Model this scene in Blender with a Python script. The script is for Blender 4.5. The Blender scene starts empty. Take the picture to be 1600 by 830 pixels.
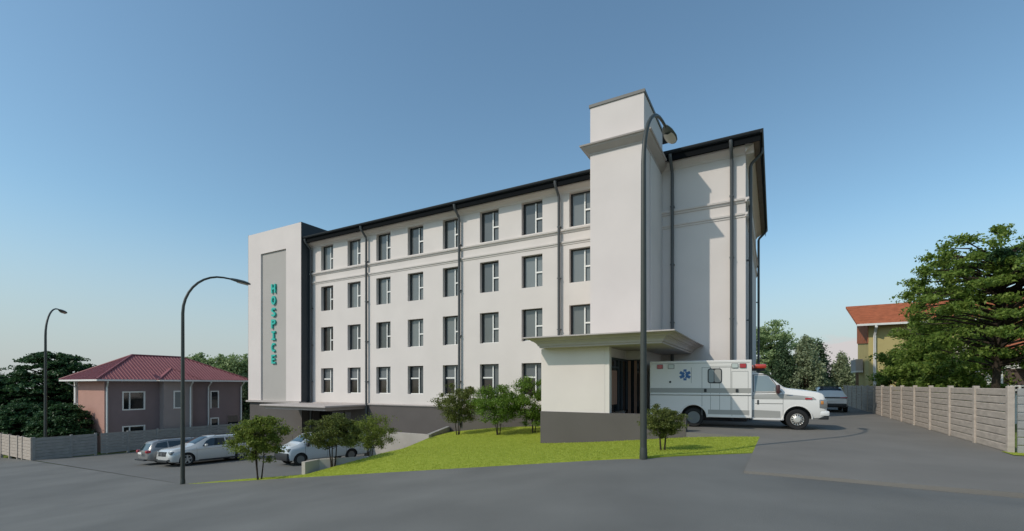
import bpy, bmesh, math, random
import numpy as np
from mathutils import Vector, Matrix
R = math.radians
random.seed(7); RNG = np.random.default_rng(7)
S = bpy.context.scene
COL = S.collection

# ------------------------------------------------------------------ camera, world, sun
EYE = 1.8
cd = bpy.data.cameras.new('camera'); cam = bpy.data.objects.new('camera', cd); COL.objects.link(cam)
cam.location = (0, 0, EYE); cam.rotation_euler = (R(90), 0, 0)
cd.sensor_width = 36; cd.lens = 36*731/1600; cd.shift_y = 186/1600; cd.clip_end = 3000; cd.clip_start = .1
S.camera = cam
SUN_EL = 40.0; LX, LY = .88, .475          # the light travels towards +X +Y
w = bpy.data.worlds.new('World'); S.world = w; w.use_nodes = True
nt = w.node_tree; bg = nt.nodes['Background']; bg.inputs['Strength'].default_value = .142
sky = nt.nodes.new('ShaderNodeTexSky'); sky.sky_type = 'NISHITA'; sky.sun_disc = False
sky.sun_elevation = R(SUN_EL); sky.sun_rotation = math.atan2(-LX, -LY)
sky.air_density = 1.15; sky.dust_density = .8; sky.ozone_density = 2.2; sky.altitude = 100
tc = nt.nodes.new('ShaderNodeTexCoord')
mp = nt.nodes.new('ShaderNodeMapping'); mp.inputs['Scale'].default_value = (5, 5, 16)
nz = nt.nodes.new('ShaderNodeTexNoise'); nz.inputs['Scale'].default_value = 1.3; nz.inputs['Detail'].default_value = 7
nt.links.new(tc.outputs['Generated'], mp.inputs['Vector']); nt.links.new(mp.outputs['Vector'], nz.inputs['Vector'])
def wnode(t, **k):
    n = nt.nodes.new(t)
    for a, b in k.items(): setattr(n, a, b)
    return n
def wmath(op, a, b=None, c=None):
    n = wnode('ShaderNodeMath', operation=op)
    for i, q in enumerate((a, b, c)):
        if q is None: continue
        if isinstance(q, (int, float)): n.inputs[i].default_value = q
        else: nt.links.new(q, n.inputs[i])
    return n.outputs[0]
# a low cloud bank beyond the driveway: a lump around one direction of the sky, its edge broken by noise
CD = Vector((.580, .814, .040)).normalized()
sub = wnode('ShaderNodeVectorMath', operation='SUBTRACT'); nt.links.new(tc.outputs['Generated'], sub.inputs[0]); sub.inputs[1].default_value = CD
scl = wnode('ShaderNodeVectorMath', operation='MULTIPLY'); nt.links.new(sub.outputs[0], scl.inputs[0]); scl.inputs[1].default_value = (12, 12, 19)
ln = wnode('ShaderNodeVectorMath', operation='LENGTH'); nt.links.new(scl.outputs[0], ln.inputs[0])
blob = wmath('SUBTRACT', wmath('ADD', wmath('MULTIPLY', nz.outputs['Fac'], 1.5), .25), ln.outputs['Value'])
mr = wnode('ShaderNodeMapRange'); nt.links.new(blob, mr.inputs['Value']); mr.inputs['From Min'].default_value = 0; mr.inputs['From Max'].default_value = .16
mr.inputs['To Max'].default_value = .8
mx = wnode('ShaderNodeMix', data_type='RGBA'); nt.links.new(mr.outputs['Result'], mx.inputs['Factor'])
tint = wnode('ShaderNodeMix', data_type='RGBA', blend_type='MULTIPLY'); tint.inputs['Factor'].default_value = 1
nt.links.new(sky.outputs['Color'], tint.inputs['A']); tint.inputs['B'].default_value = (.82, .95, .90, 1)
# pale, nearly neutral air low over the horizon
sx = wnode('ShaderNodeSeparateXYZ'); nt.links.new(tc.outputs['Generated'], sx.inputs[0])
hz = wnode('ShaderNodeMapRange', interpolation_type='SMOOTHSTEP'); nt.links.new(sx.outputs['Z'], hz.inputs['Value'])
hz.inputs['From Min'].default_value = 0; hz.inputs['From Max'].default_value = .32; hz.inputs['To Min'].default_value = .85; hz.inputs['To Max'].default_value = 0
hm = wnode('ShaderNodeMix', data_type='RGBA'); nt.links.new(hz.outputs['Result'], hm.inputs['Factor']); nt.links.new(tint.outputs['Result'], hm.inputs['A'])
hm.inputs['B'].default_value = (2.75, 2.98, 3.22, 1)
nt.links.new(hm.outputs['Result'], mx.inputs['A']); mx.inputs['B'].default_value = (4.0, 3.6, 3.6, 1)
nt.links.new(mx.outputs['Result'], bg.inputs['Color'])
sd = bpy.data.lights.new('sun', 'SUN'); sun = bpy.data.objects.new('sun', sd); COL.objects.link(sun)
sd.energy = 2.15; sd.angle = R(.6); sd.color = (1, .915, .80)
sun.rotation_euler = Vector((LX*math.cos(R(SUN_EL)), LY*math.cos(R(SUN_EL)), -math.sin(R(SUN_EL)))).to_track_quat('-Z', 'Y').to_euler()
sun.location = (-20, -20, 40)
S.view_settings.view_transform = 'Standard'; S.view_settings.look = 'None'; S.view_settings.exposure = 0.22; S.view_settings.gamma = 1
S.render.engine = 'CYCLES'

# ------------------------------------------------------------------ materials
def mat(name, col, rough=.7, metal=0, noise=0, nscale=8, bump=0, bscale=40, spec=.5, trans=0, coat=0, detail=5, stretch=None, col2=None):
    m = bpy.data.materials.new(name); m.use_nodes = True; t = m.node_tree; b = t.nodes['Principled BSDF']
    b.inputs['Base Color'].default_value = (*col, 1); b.inputs['Roughness'].default_value = rough
    b.inputs['Metallic'].default_value = metal; b.inputs['Specular IOR Level'].default_value = spec
    b.inputs['Coat Weight'].default_value = coat
    c = t.nodes.new('ShaderNodeTexCoord'); src = c.outputs['Object']
    if stretch:
        mpn = t.nodes.new('ShaderNodeMapping'); mpn.inputs['Scale'].default_value = stretch
        t.links.new(src, mpn.inputs['Vector']); src = mpn.outputs['Vector']
    if noise or col2:
        n = t.nodes.new('ShaderNodeTexNoise'); n.inputs['Scale'].default_value = nscale; n.inputs['Detail'].default_value = detail
        t.links.new(src, n.inputs['Vector'])
        rr = t.nodes.new('ShaderNodeMapRange'); rr.inputs['From Min'].default_value = .3; rr.inputs['From Max'].default_value = .7
        t.links.new(n.outputs['Fac'], rr.inputs['Value'])
        mi = t.nodes.new('ShaderNodeMix'); mi.data_type = 'RGBA'; t.links.new(rr.outputs['Result'], mi.inputs['Factor'])
        lo = tuple(q*(1-noise) for q in col); hi = col2 or tuple(min(1, q*(1+noise)) for q in col)
        mi.inputs['A'].default_value = (*lo, 1); mi.inputs['B'].default_value = (*hi, 1)
        t.links.new(mi.outputs['Result'], b.inputs['Base Color'])
    if bump:
        n2 = t.nodes.new('ShaderNodeTexNoise'); n2.inputs['Scale'].default_value = bscale; n2.inputs['Detail'].default_value = 4
        t.links.new(src, n2.inputs['Vector'])
        bp = t.nodes.new('ShaderNodeBump'); bp.inputs['Strength'].default_value = bump; bp.inputs['Distance'].default_value = .02
        t.links.new(n2.outputs['Fac'], bp.inputs['Height']); t.links.new(bp.outputs['Normal'], b.inputs['Normal'])
    return m
def leafmat(name, a, b_, trans=.35):
    m = bpy.data.materials.new(name); m.use_nodes = True; t = m.node_tree; b = t.nodes['Principled BSDF']
    g = t.nodes.new('ShaderNodeNewGeometry'); r = t.nodes.new('ShaderNodeValToRGB')
    r.color_ramp.elements[0].color = (*a, 1); r.color_ramp.elements[1].color = (*b_, 1)
    t.links.new(g.outputs['Random Per Island'], r.inputs['Fac']); t.links.new(r.outputs['Color'], b.inputs['Base Color'])
    b.inputs['Roughness'].default_value = .55; b.inputs['Specular IOR Level'].default_value = .3
    tr = t.nodes.new('ShaderNodeBsdfTranslucent'); t.links.new(r.outputs['Color'], tr.inputs['Color'])
    ms = t.nodes.new('ShaderNodeMixShader'); ms.inputs['Fac'].default_value = trans
    t.links.new(b.outputs[0], ms.inputs[1]); t.links.new(tr.outputs[0], ms.inputs[2])
    t.links.new(ms.outputs[0], t.nodes['Material Output'].inputs['Surface'])
    return m
M = {}
M['asphalt'] = mat('asphalt', (.150,.148,.136), .75, noise=.16, nscale=.4, bump=.4, bscale=70, spec=.35, detail=9)
M['asphalt_lot'] = mat('asphalt_lot', (.146,.144,.134), .8, noise=.07, nscale=.5, bump=.2, bscale=70, spec=.3, detail=9)
M['paving'] = mat('paving', (.182,.170,.152), .85, noise=.10, nscale=.5, bump=.3, bscale=80, spec=.3, detail=9)
M['lawn'] = mat('lawn', (.205,.262,.020), .9, col2=(.33,.375,.052), nscale=5, bump=.6, bscale=60, spec=.15, detail=10)
M['field'] = mat('field', (.10,.15,.03), .9, col2=(.17,.21,.06), nscale=.6, bump=.5, bscale=20, spec=.1, detail=9)
M['stucco'] = mat('stucco', (.68,.62,.58), .85, noise=.035, nscale=.5, bump=.08, bscale=50, spec=.25)
M['stucco_warm'] = mat('stucco_warm', (.69,.62,.585), .85, noise=.03, nscale=.6, bump=.08, bscale=50, spec=.25)
M['grey_panel'] = mat('grey_panel', (.43,.40,.37), .8, noise=.03, nscale=.6, bump=.05, bscale=50, spec=.3)
M['moulding'] = mat('moulding', (.45,.40,.375), .8, noise=.04, nscale=2, spec=.3)
M['plinth'] = mat('plinth', (.112,.100,.094), .85, noise=.06, nscale=.7, bump=.12, bscale=60, spec=.25)
M['charcoal'] = mat('charcoal', (.045,.053,.060), .7, noise=.05, nscale=.8, spec=.3)
M['soffit'] = mat('soffit', (.30,.235,.18), .8, noise=.08, nscale=2, spec=.2)
M['gutter'] = mat('gutter', (.010,.013,.016), .6, spec=.25)
M['fascia'] = mat('fascia', (.006,.007,.008), .9, spec=.1)  # near black: the shadow below the gutter is put into the colour
M['roofdark'] = mat('roofdark', (.03,.034,.038), .6, noise=.1, nscale=5)
M['pipe'] = mat('pipe', (.085,.09,.093), .45, spec=.5)
M['cap'] = mat('cap', (.15,.145,.135), .6)
M['white'] = mat('white', (.78,.76,.72), .45, noise=.02, nscale=3)
M['frame_dark'] = mat('frame_dark', (.02,.022,.025), .5)
M['letter'] = mat('letter', (.02,.44,.36), .5)
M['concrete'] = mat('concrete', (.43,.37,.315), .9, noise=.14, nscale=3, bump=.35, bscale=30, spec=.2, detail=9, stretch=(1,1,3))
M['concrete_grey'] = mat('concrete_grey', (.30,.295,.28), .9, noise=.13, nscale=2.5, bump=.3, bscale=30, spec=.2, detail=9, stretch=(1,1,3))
M['wallconc'] = mat('wallconc', (.42,.39,.35), .9, noise=.07, nscale=1.5, bump=.2, bscale=30, spec=.2, detail=9)
M['lamp_metal'] = mat('lamp_metal', (.045,.050,.042), .5, noise=.1, nscale=5, spec=.5)
M['lamp_head'] = mat('lamp_head', (.10,.12,.12), .4, spec=.5)
M['lamp_lens'] = mat('lamp_lens', (.62,.58,.57), .2, spec=.5)
M['bark'] = mat('bark', (.045,.035,.026), .9, noise=.3, nscale=12, bump=.5, bscale=30, spec=.1)
M['bark_light'] = mat('bark_light', (.11,.085,.06), .9, noise=.3, nscale=12, bump=.5, bscale=30, spec=.1)
M['tyre'] = mat('tyre', (.02,.02,.02), .8, spec=.3, bump=.2, bscale=60)
M['rim'] = mat('rim', (.42,.42,.41), .35, metal=.5)
M['rim_dark'] = mat('rim_dark', (.16,.17,.17), .5, metal=.4)
M['hubcap'] = mat('hubcap', (.62,.60,.55), .35, metal=.4)
M['black'] = mat('black', (.012,.012,.013), .6)
M['black_plastic'] = mat('black_plastic', (.022,.023,.025), .55)
M['carwhite'] = mat('carwhite', (.72,.71,.69), .28, spec=.5, coat=.5)
M['carsilver'] = mat('carsilver', (.30,.29,.28), .3, metal=.5, coat=.5)
M['carpearl'] = mat('carpearl', (.56,.56,.54), .25, metal=.15, coat=.6)
M['vanwhite'] = mat('vanwhite', (.50,.54,.56), .3, coat=.4)
M['ambwhite'] = mat('ambwhite', (.74,.71,.67), .38, coat=.3)
M['ambgrey'] = mat('ambgrey', (.34,.33,.305), .45, coat=.2)
M['carglass'] = mat('carglass', (.03,.045,.055), .04, spec=.9)
M['cabglass'] = mat('cabglass', (.22,.27,.28), .06, spec=.7)
M['chrome'] = mat('chrome', (.6,.6,.6), .15, metal=1)
M['headlight'] = mat('headlight', (.17,.18,.18), .1, spec=.8, coat=1)
M['red_lamp'] = mat('red_lamp', (.42,.02,.03), .25, spec=.6, coat=.6)
M['orange_red'] = mat('orange_red', (.50,.045,.02), .25, spec=.6, coat=.6)
M['clear_lamp'] = mat('clear_lamp', (.50,.55,.52), .2, spec=.6, coat=.6)
M['blue'] = mat('blue', (.04,.13,.33), .5)
M['seam'] = mat('seam', (.20,.20,.19), .6)
M['mirror'] = mat('mirror', (.06,.02,.02), .4)
M['amber'] = mat('amber', (.55,.22,.05), .3)
M['tile_red'] = mat('tile_red', (.27,.09,.095), .6, noise=.10, nscale=2, spec=.35)
M['tile_orange'] = mat('tile_orange', (.42,.14,.07), .8, noise=.2, nscale=3, spec=.2, bump=.4, bscale=12)
M['pink'] = mat('pink', (.47,.27,.22), .9, noise=.04, nscale=1, spec=.2)  # sunlit copy of the house wall, the light put into its colour
M['mauve'] = mat('mauve', (.245,.185,.185), .9, noise=.05, nscale=1, spec=.2)  # shaded copy of the house wall, the shade put into its colour
M['mauve_light'] = mat('mauve_light', (.34,.285,.27), .9, noise=.05, nscale=1, spec=.2)
M['yellow'] = mat('yellow', (.50,.42,.19), .9, noise=.04, nscale=1, spec=.2)
M['brownwall'] = mat('brownwall', (.12,.09,.08), .9, noise=.1, nscale=2)
M['darkred'] = mat('darkred', (.10,.015,.012), .7)
M['curtain'] = mat('curtain', (.30,.17,.12), .9, noise=.3, nscale=2, stretch=(6,6,.2))
M['stoneblock'] = mat('stoneblock', (.72,.69,.64), .85, noise=.05, nscale=5)
M['timber'] = mat('timber', (.20,.13,.08), .8, noise=.2, nscale=6)

# window pane: glass before hanging curtains
def panemat(name, dark, light, rough=.05):
    m = bpy.data.materials.new(name); m.use_nodes = True; t = m.node_tree; b = t.nodes['Principled BSDF']
    c = t.nodes.new('ShaderNodeTexCoord'); wv = t.nodes.new('ShaderNodeTexWave'); wv.wave_type = 'BANDS'; wv.bands_direction = 'X'
    wv.inputs['Scale'].default_value = 5.5; wv.inputs['Distortion'].default_value = 1.2; wv.inputs['Detail'].default_value = 2
    t.links.new(c.outputs['Object'], wv.inputs['Vector'])
    r = t.nodes.new('ShaderNodeValToRGB'); r.color_ramp.elements[0].color = (*dark, 1); r.color_ramp.elements[1].color = (*light, 1)
    oi = t.nodes.new('ShaderNodeObjectInfo'); mm = t.nodes.new('ShaderNodeMapRange'); t.links.new(oi.outputs['Random'], mm.inputs['Value'])
    mm.inputs['To Min'].default_value = .55; mm.inputs['To Max'].default_value = 1.7
    vs = t.nodes.new('ShaderNodeVectorMath'); vs.operation = 'SCALE'; t.links.new(r.outputs['Color'], vs.inputs[0]); t.links.new(mm.outputs['Result'], vs.inputs['Scale'])
    t.links.new(wv.outputs['Fac'], r.inputs['Fac']); t.links.new(vs.outputs[0], b.inputs['Base Color'])
    b.inputs['Roughness'].default_value = .5; b.inputs['Specular IOR Level'].default_value = .2
    b.inputs['Coat Weight'].default_value = 1; b.inputs['Coat Roughness'].default_value = rough; b.inputs['Coat IOR'].default_value = 1.55
    return m
M['pane'] = panemat('pane', (.075,.085,.085), (.135,.142,.138))
M['pane_low'] = panemat('pane_low', (.075,.088,.095), (.12,.13,.137))
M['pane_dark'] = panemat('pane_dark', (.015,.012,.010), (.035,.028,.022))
M['glass_dark'] = mat('glass_dark', (.015,.018,.020), .05, spec=.8)

# ------------------------------------------------------------------ helpers
class MB:
    def __init__(s): s.v = []; s.f = []
    def add(s, vs, fs):
        n = len(s.v); s.v += [tuple(q) for q in vs]; s.f += [tuple(i+n for i in f) for f in fs]; return s
    def box(s, x0, x1, y0, y1, z0, z1):
        return s.add([(x0,y0,z0),(x1,y0,z0),(x1,y1,z0),(x0,y1,z0),(x0,y0,z1),(x1,y0,z1),(x1,y1,z1),(x0,y1,z1)],
                     [(0,3,2,1),(4,5,6,7),(0,1,5,4),(1,2,6,5),(2,3,7,6),(3,0,4,7)])
    def frustum(s, b, zb, t, zt):   # b, t = (x0,x1,y0,y1) rectangles
        return s.add([(b[0],b[2],zb),(b[1],b[2],zb),(b[1],b[3],zb),(b[0],b[3],zb),(t[0],t[2],zt),(t[1],t[2],zt),(t[1],t[3],zt),(t[0],t[3],zt)],
                     [(0,3,2,1),(4,5,6,7),(0,1,5,4),(1,2,6,5),(2,3,7,6),(3,0,4,7)])
    def quad(s, a, b, c, d): return s.add([a,b,c,d], [(0,1,2,3)])
    def tube(s, pts, rad, n=8, caps=True):
        pts = [Vector(p) for p in pts]; m = len(pts)
        if not hasattr(rad, '__len__'): rad = [rad]*m
        rings = []; up = None
        for i, p in enumerate(pts):
            d = (pts[min(i+1,m-1)] - pts[max(i-1,0)]).normalized()
            if up is None: up = Vector((0,1,0)) if abs(d.z) > .7 else Vector((0,0,1))
            a = d.cross(up)
            if a.length < 1e-4: a = d.orthogonal()
            a.normalize(); b = d.cross(a).normalized(); up = -b if (-b).dot(up) > 0 else b
            rings.append([p + (a*math.cos(k*2*math.pi/n) + b*math.sin(k*2*math.pi/n))*rad[i] for k in range(n)])
        # align rings
        vs = []; prev = None
        for rg in rings:
            if prev is not None:
                sh = min(range(n), key=lambda k: (rg[k]-prev[0]).length); cand1 = rg[sh:]+rg[:sh]
                cand2 = [cand1[0]]+cand1[1:][::-1]
                rg = cand1 if (cand1[1]-prev[1]).length <= (cand2[1]-prev[1]).length else cand2
            prev = rg; vs += rg
        fs = []
        for i in range(m-1):
            for k in range(n): fs.append((i*n+k, i*n+(k+1)%n, (i+1)*n+(k+1)%n, (i+1)*n+k))
        if caps: fs.append(tuple(range(n))[::-1]); fs.append(tuple((m-1)*n+k for k in range(n)))
        return s.add(vs, fs)
    def lathe(s, prof, c, axis='y', n=24, caps=True):   # prof = [(r, h)]
        vs = []; fs = []
        for r, h in prof:
            for k in range(n):
                a = 2*math.pi*k/n; p = (r*math.cos(a), r*math.sin(a))
                if axis == 'y': vs.append((c[0]+p[0], c[1]+h, c[2]+p[1]))
                elif axis == 'z': vs.append((c[0]+p[0], c[1]+p[1], c[2]+h))
                else: vs.append((c[0]+h, c[1]+p[0], c[2]+p[1]))
        for i in range(len(prof)-1):
            for k in range(n): fs.append((i*n+k, i*n+(k+1)%n, (i+1)*n+(k+1)%n, (i+1)*n+k))
        if caps: fs.append(tuple(range(n))); fs.append(tuple((len(prof)-1)*n+k for k in range(n)))
        return s.add(vs, fs)
    def prism(s, poly, h0, h1, plane='xz'):   # polygon extruded along the third axis
        n = len(poly)
        def P(a, b, h): return (a, h, b) if plane == 'xz' else ((h, a, b) if plane == 'yz' else (a, b, h))
        vs = [P(a,b,h0) for a,b in poly] + [P(a,b,h1) for a,b in poly]
        fs = [tuple(range(n)), tuple(range(2*n-1, n-1, -1))] + [(i, (i+1)%n, n+(i+1)%n, n+i) for i in range(n)]
        return s.add(vs, fs)
    def build(s, name, m, parent=None, smooth=False, bevel=0):
        me = bpy.data.meshes.new(name); me.from_pydata(s.v, [], s.f); 
        bm = bmesh.new(); bm.from_mesh(me); bmesh.ops.recalc_face_normals(bm, faces=bm.faces)
        if bevel: bmesh.ops.bevel(bm, geom=[e for e in bm.edges if e.is_manifold and e.calc_face_angle(0) > .6], offset=bevel, segments=2, affect='EDGES', profile=.5)
        bm.to_mesh(me); bm.free(); me.update()
        o = bpy.data.objects.new(name, me); COL.objects.link(o)
        if isinstance(m, str): m = M[m]
        me.materials.append(m)
        if smooth:
            me.polygons.foreach_set('use_smooth', [True]*len(me.polygons)); me.set_sharp_from_angle(angle=R(38))
        if parent: o.parent = parent
        return o
def tag(o, label=None, cat=None, group=None, kind=None):
    if label: o['label'] = label
    if cat: o['category'] = cat
    if group: o['group'] = group
    if kind: o['kind'] = kind
    return o
def empty(name, loc, rz=0, label=None, cat=None, group=None):
    o = bpy.data.objects.new(name, None); COL.objects.link(o); o.location = loc; o.rotation_euler = (0, 0, rz)
    return tag(o, label, cat, group)
def copy_tree(o, parent=None):
    c = o.copy(); COL.objects.link(c); c.parent = parent
    for ch in [q for q in bpy.data.objects if q.parent == o]: copy_tree(ch, c)
    return c
def boolean_cut(o, cutters):
    for c in cutters:
        md = o.modifiers.new('b', 'BOOLEAN'); md.operation = 'DIFFERENCE'; md.object = c; md.solver = 'EXACT'
        try: md.material_mode = 'TRANSFER'
        except Exception: pass
    bpy.context.view_layer.update()
    dg = bpy.context.evaluated_depsgraph_get(); me = bpy.data.meshes.new_from_object(o.evaluated_get(dg))
    o.modifiers.clear(); o.data = me
    for c in cutters: bpy.data.objects.remove(c)

# facade frame: s metres to the left along the front, t metres into the building
O2 = np.array([11.36, 22.75]); U = np.array([-.8722, .489]); V = np.array([.489, .8722]); RZ = math.atan2(-.489, .8722)
def W(s, t, z=0): p = O2 + s*U + t*V; return Vector((p[0], p[1], z))
def ST(x, y): d = np.array([x, y]) - O2; return float(d@U), float(d@V)

# ------------------------------------------------------------------ terrain
P1 = (3.32, 11.8); P2 = (-14.18, 20.2); ED = (-.9015, .4327)
def sstep(a, b, x): t = min(1, max(0, (x-a)/(b-a))); return t*t*(3-2*t)
def H_road(x, y):
    q = (x-P1[0])*ED[0] + (y-P1[1])*ED[1]
    def I(q):
        if q < 0: return -.04 + (.02*(1-math.exp(q/3)) if q < 0 else 0)
        if q < 19.4: return -.04 - .1273*q
        if q < 60: return -.04 - .1273*19.4 - .0458*(q-19.4)
        return -.04 - .1273*19.4 - .0458*40.6
    z = sum(I(q+d) for d in (-.9, -.45, 0, .45, .9))/5
    # hollow and ridge before the driveway slab, shaped to darken the road there
    s, t = ST(x, y)
    k = (-14.53 - t)                     # metres in front of the slab edge
    if k > -1: z += sstep(-.8, -4.5, s)*(-.035*math.exp(-(max(k, 0)/.7)**2) + .11*math.exp(-((k-1.6)/.75)**2))
    if k > -1 and s <= -.2: z -= .02
    return z
LA = np.array([[-5, 18.6-0], [0, 0]])
_p = np.array([[-14.18,20.2,1],[-20.5,40.6,1],[-34.2,33.4,1]]); _z = np.array([-2.51,-3.6,-3.6]); LC = np.linalg.solve(_p, _z)
def H_lot(x, y):
    z = LC[0]*x + LC[1]*y + LC[2]
    return max(z, -3.75)
class TPS:
    def __init__(s, pts):
        a = np.array(pts, float); s.p = a[:, :2]; n = len(a)
        d = np.linalg.norm(s.p[:, None]-s.p[None], axis=2); K = np.where(d > 0, d*d*np.log(d+1e-12), 0)
        Pm = np.hstack([np.ones((n,1)), s.p]); A = np.vstack([np.hstack([K+np.eye(n)*.02, Pm]), np.hstack([Pm.T, np.zeros((3,3))])])
        s.c = np.linalg.solve(A, np.concatenate([a[:,2], np.zeros(3)]))
    def __call__(s, x, y):
        d = np.hypot(s.p[:,0]-x, s.p[:,1]-y); k = np.where(d > 0, d*d*np.log(d+1e-12), 0)
        n = len(s.p); return float(k@s.c[:n] + s.c[n] + s.c[n+1]*x + s.c[n+2]*y)
Dp = W(17.8, 0)
lawn_pts = [(P1[0]+ED[0]*q, P1[1]+ED[1]*q, -.04-.1273*q) for q in (0, 3, 6, 9, 12, 15, 18, 19.4)]
lawn_pts += [(6.4,12.45,-.02),(8.5,16.05,0),(6.56,17.63,-.2),(4.2,18.95,-.5),(1.29,20.59,-.79),(-1.6,28.1,-.93),(-2.3,30.4,-1.13),(-4.82,27.1,-1.3),(-5.3,22.4,-1.3),(-5.76,18.7,-1.13),(-7.84,17.8,-1.62),(11.0,22.5,-.05),(6,20,-.4)]
H_lawn = TPS(lawn_pts)
def interp(x, xs, ys): return float(np.interp(x, xs, ys))
def H_base(x, y):
    s, t = ST(x, y)
    z = interp(s, [-7.5, -5, 0, 8, 25, 41, 46, 90], [-.10, -.5, -1.6, -3.6, -4.4, -4.4, -3.72, -3.9])
    return z
def sheet(name, poly, H, res, m, dz=0, skirt=0):
    bm = bmesh.new(); vs = [bm.verts.new((p[0], p[1], 0)) for p in poly]; bm.faces.new(vs)
    xs = [p[0] for p in poly]; ys = [p[1] for p in poly]
    for ax, lo, hi in ((0, min(xs), max(xs)), (1, min(ys), max(ys))):
        n = int((hi-lo)/res)
        for i in range(1, n+1):
            co = [0,0,0]; co[ax] = lo + (hi-lo)*i/(n+1); no = [0,0,0]; no[ax] = 1
            bmesh.ops.bisect_plane(bm, geom=bm.verts[:]+bm.edges[:]+bm.faces[:], plane_co=co, plane_no=no)
    bmesh.ops.triangulate(bm, faces=bm.faces)
    for v_ in bm.verts: v_.co.z = H(v_.co.x, v_.co.y) + dz
    if skirt:
        be = [e for e in bm.edges if e.is_boundary]
        r = bmesh.ops.extrude_edge_only(bm, edges=be)
        for q in r['geom']:
            if isinstance(q, bmesh.types.BMVert): q.co.z -= skirt
    bmesh.ops.recalc_face_normals(bm, faces=bm.faces)
    if sum(f.normal.z for f in bm.faces) < 0: bmesh.ops.reverse_faces(bm, faces=bm.faces)
    me = bpy.data.meshes.new(name); bm.to_mesh(me); bm.free(); me.materials.append(M[m])
    me.polygons.foreach_set('use_smooth', [True]*len(me.polygons)); me.set_sharp_from_angle(angle=R(30))
    o = bpy.data.objects.new(name, me); COL.objects.link(o); return o
Fp = (-34.2, 33.4)
def w2(s, t): p = W(s, t); return (p.x, p.y)
S0 = (4.84, 9.75); S1 = (8.5, 16.05); WE = (6.56, 17.63)
A = (-7.84, 17.8); B = (-5.76, 18.7); C = (-4.82, 27.1)
# wide land
bmb = MB(); 
gx = [-900,-400,-200,-120]+list(range(-90,91,3))+[120,200,400,900]; n = len(gx)
vv = []
for t in gx:
    for s in gx:
        p = W(s, t); vv.append((p.x, p.y, H_base(p.x, p.y)))
bmb.add(vv, [(j*n+i, j*n+i+1, (j+1)*n+i+1, (j+1)*n+i) for j in range(n-1) for i in range(n-1)])
# keep the wide land under the road: drop it there
for i, (x, y, z) in enumerate(bmb.v):
    s, t = ST(x, y)
    if t < -11: bmb.v[i] = (x, y, min(z, H_road(x, y)) - 1.2*sstep(-11, -14, t))
tag(bmb.build('ground', 'field', smooth=True), kind='structure')
Efar = [w2(120, -13.0)]
Fl = w2(75, -13.1)
road = [P2, (-34.3, 33.35), w2(60, -13.05), w2(90, -13.05), (-120, 30), (-60, -25), (30, -40), w2(-60, -40), w2(-60, -14.53), w2(-30,-14.53), w2(-14,-14.53), w2(-9,-14.53), S0, (6.4, 12.45), P1]
tag(sheet('road', road[::-1], H_road, .5, 'asphalt'), kind='structure')
lot = [P2, (-34.2, 33.4), w2(44.95, 12), w2(39.2, 12), w2(39.2, -.5), w2(31, -.4), w2(31, .3), w2(16.4, .3), (-4.70, 27.1), (-5.66, 18.65), (-7.74, 17.75)]
tag(sheet('parking_lot', lot[::-1], H_lot, 1.1, 'asphalt_lot', .006), kind='structure')
drv = [S0, S1, WE, w2(6.4, -6.6), w2(6.4, -.1), w2(.2, -.1), w2(.1, 60), w2(-6.62, 60), w2(-6.62, -8.3), w2(-16, -8.3), w2(-16, -14.5)]
tag(sheet('driveway', drv[::-1], lambda x, y: 0, 3, 'paving', .004, skirt=.5), kind='structure')
lawnp = [P2, A, B, C, w2(17.8, .2), w2(6.3, .2), w2(6.3, -6.75), WE, S1, (6.4, 12.45), P1]
tag(sheet('lawn', lawnp, H_lawn, .55, 'lawn', .012, skirt=.15), kind='structure')
gr = [w2(-6.5, -8.9), w2(-16, -8.9), w2(-16, -8.1), w2(-6.5, -8.1)]
tag(sheet('grass_verge', gr, lambda x, y: 0, 1, 'lawn', .02), kind='structure')
vg = [w2(37.6, -2.6), w2(31.4, -2.6), w2(31.4, -.9), w2(37.6, -.9)]
tag(sheet('flower_bed', vg, H_lot, 1, 'lawn', .16, skirt=.25), kind='structure')
def ground_z(x, y):
    s, t = ST(x, y)
    return H_lawn(x, y)

# ------------------------------------------------------------------ main building
def bmat4(): return None
hb = empty('hospice_building', (O2[0], O2[1], 0), RZ, 'long pale four storey hospice building with dark plinth, stair tower and green vertical lettering', 'building')
WIN_S = [30.69, 27.64, 24.59, 21.53, 18.41, 15.41, 12.35, 9.20]; WW = 1.42
ROWS = [(1.13, 3.11), (4.46, 6.41), (7.72, 9.68), (10.97, 12.95)]
HT = 13.35
def wall_open(mb, x0, x1, z0, z1, y, ops, depth, side=0):
    xs = sorted({x0, x1, *[o[0] for o in ops], *[o[1] for o in ops]}); zs = sorted({z0, z1, *[o[2] for o in ops], *[o[3] for o in ops]})
    def P(a, yy, b): return (a, yy, b) if side == 0 else (yy, a, b)
    sg = 1
    for i in range(len(xs)-1):
        for j in range(len(zs)-1):
            cx, cz = (xs[i]+xs[i+1])/2, (zs[j]+zs[j+1])/2
            if any(o[0] < cx < o[1] and o[2] < cz < o[3] for o in ops): continue
            mb.quad(P(xs[i],y,zs[j]), P(xs[i+1],y,zs[j]), P(xs[i+1],y,zs[j+1]), P(xs[i],y,zs[j+1]))
    for a, b, c, d in ops:
        y2 = y + depth
        mb.quad(P(a,y,c),P(a,y2,c),P(a,y2,d),P(a,y,d)); mb.quad(P(b,y,c),P(b,y2,c),P(b,y2,d),P(b,y,d))
        mb.quad(P(a,y,c),P(b,y,c),P(b,y2,c),P(a,y2,c)); mb.quad(P(a,y,d),P(b,y,d),P(b,y2,d),P(a,y2,d))
mb = MB(); ops = [(-s, -s+WW, a, b) for s in WIN_S for a, b in ROWS]
wall_open(mb, -32.2, 0, .2, HT, 0, ops, .34)
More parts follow.
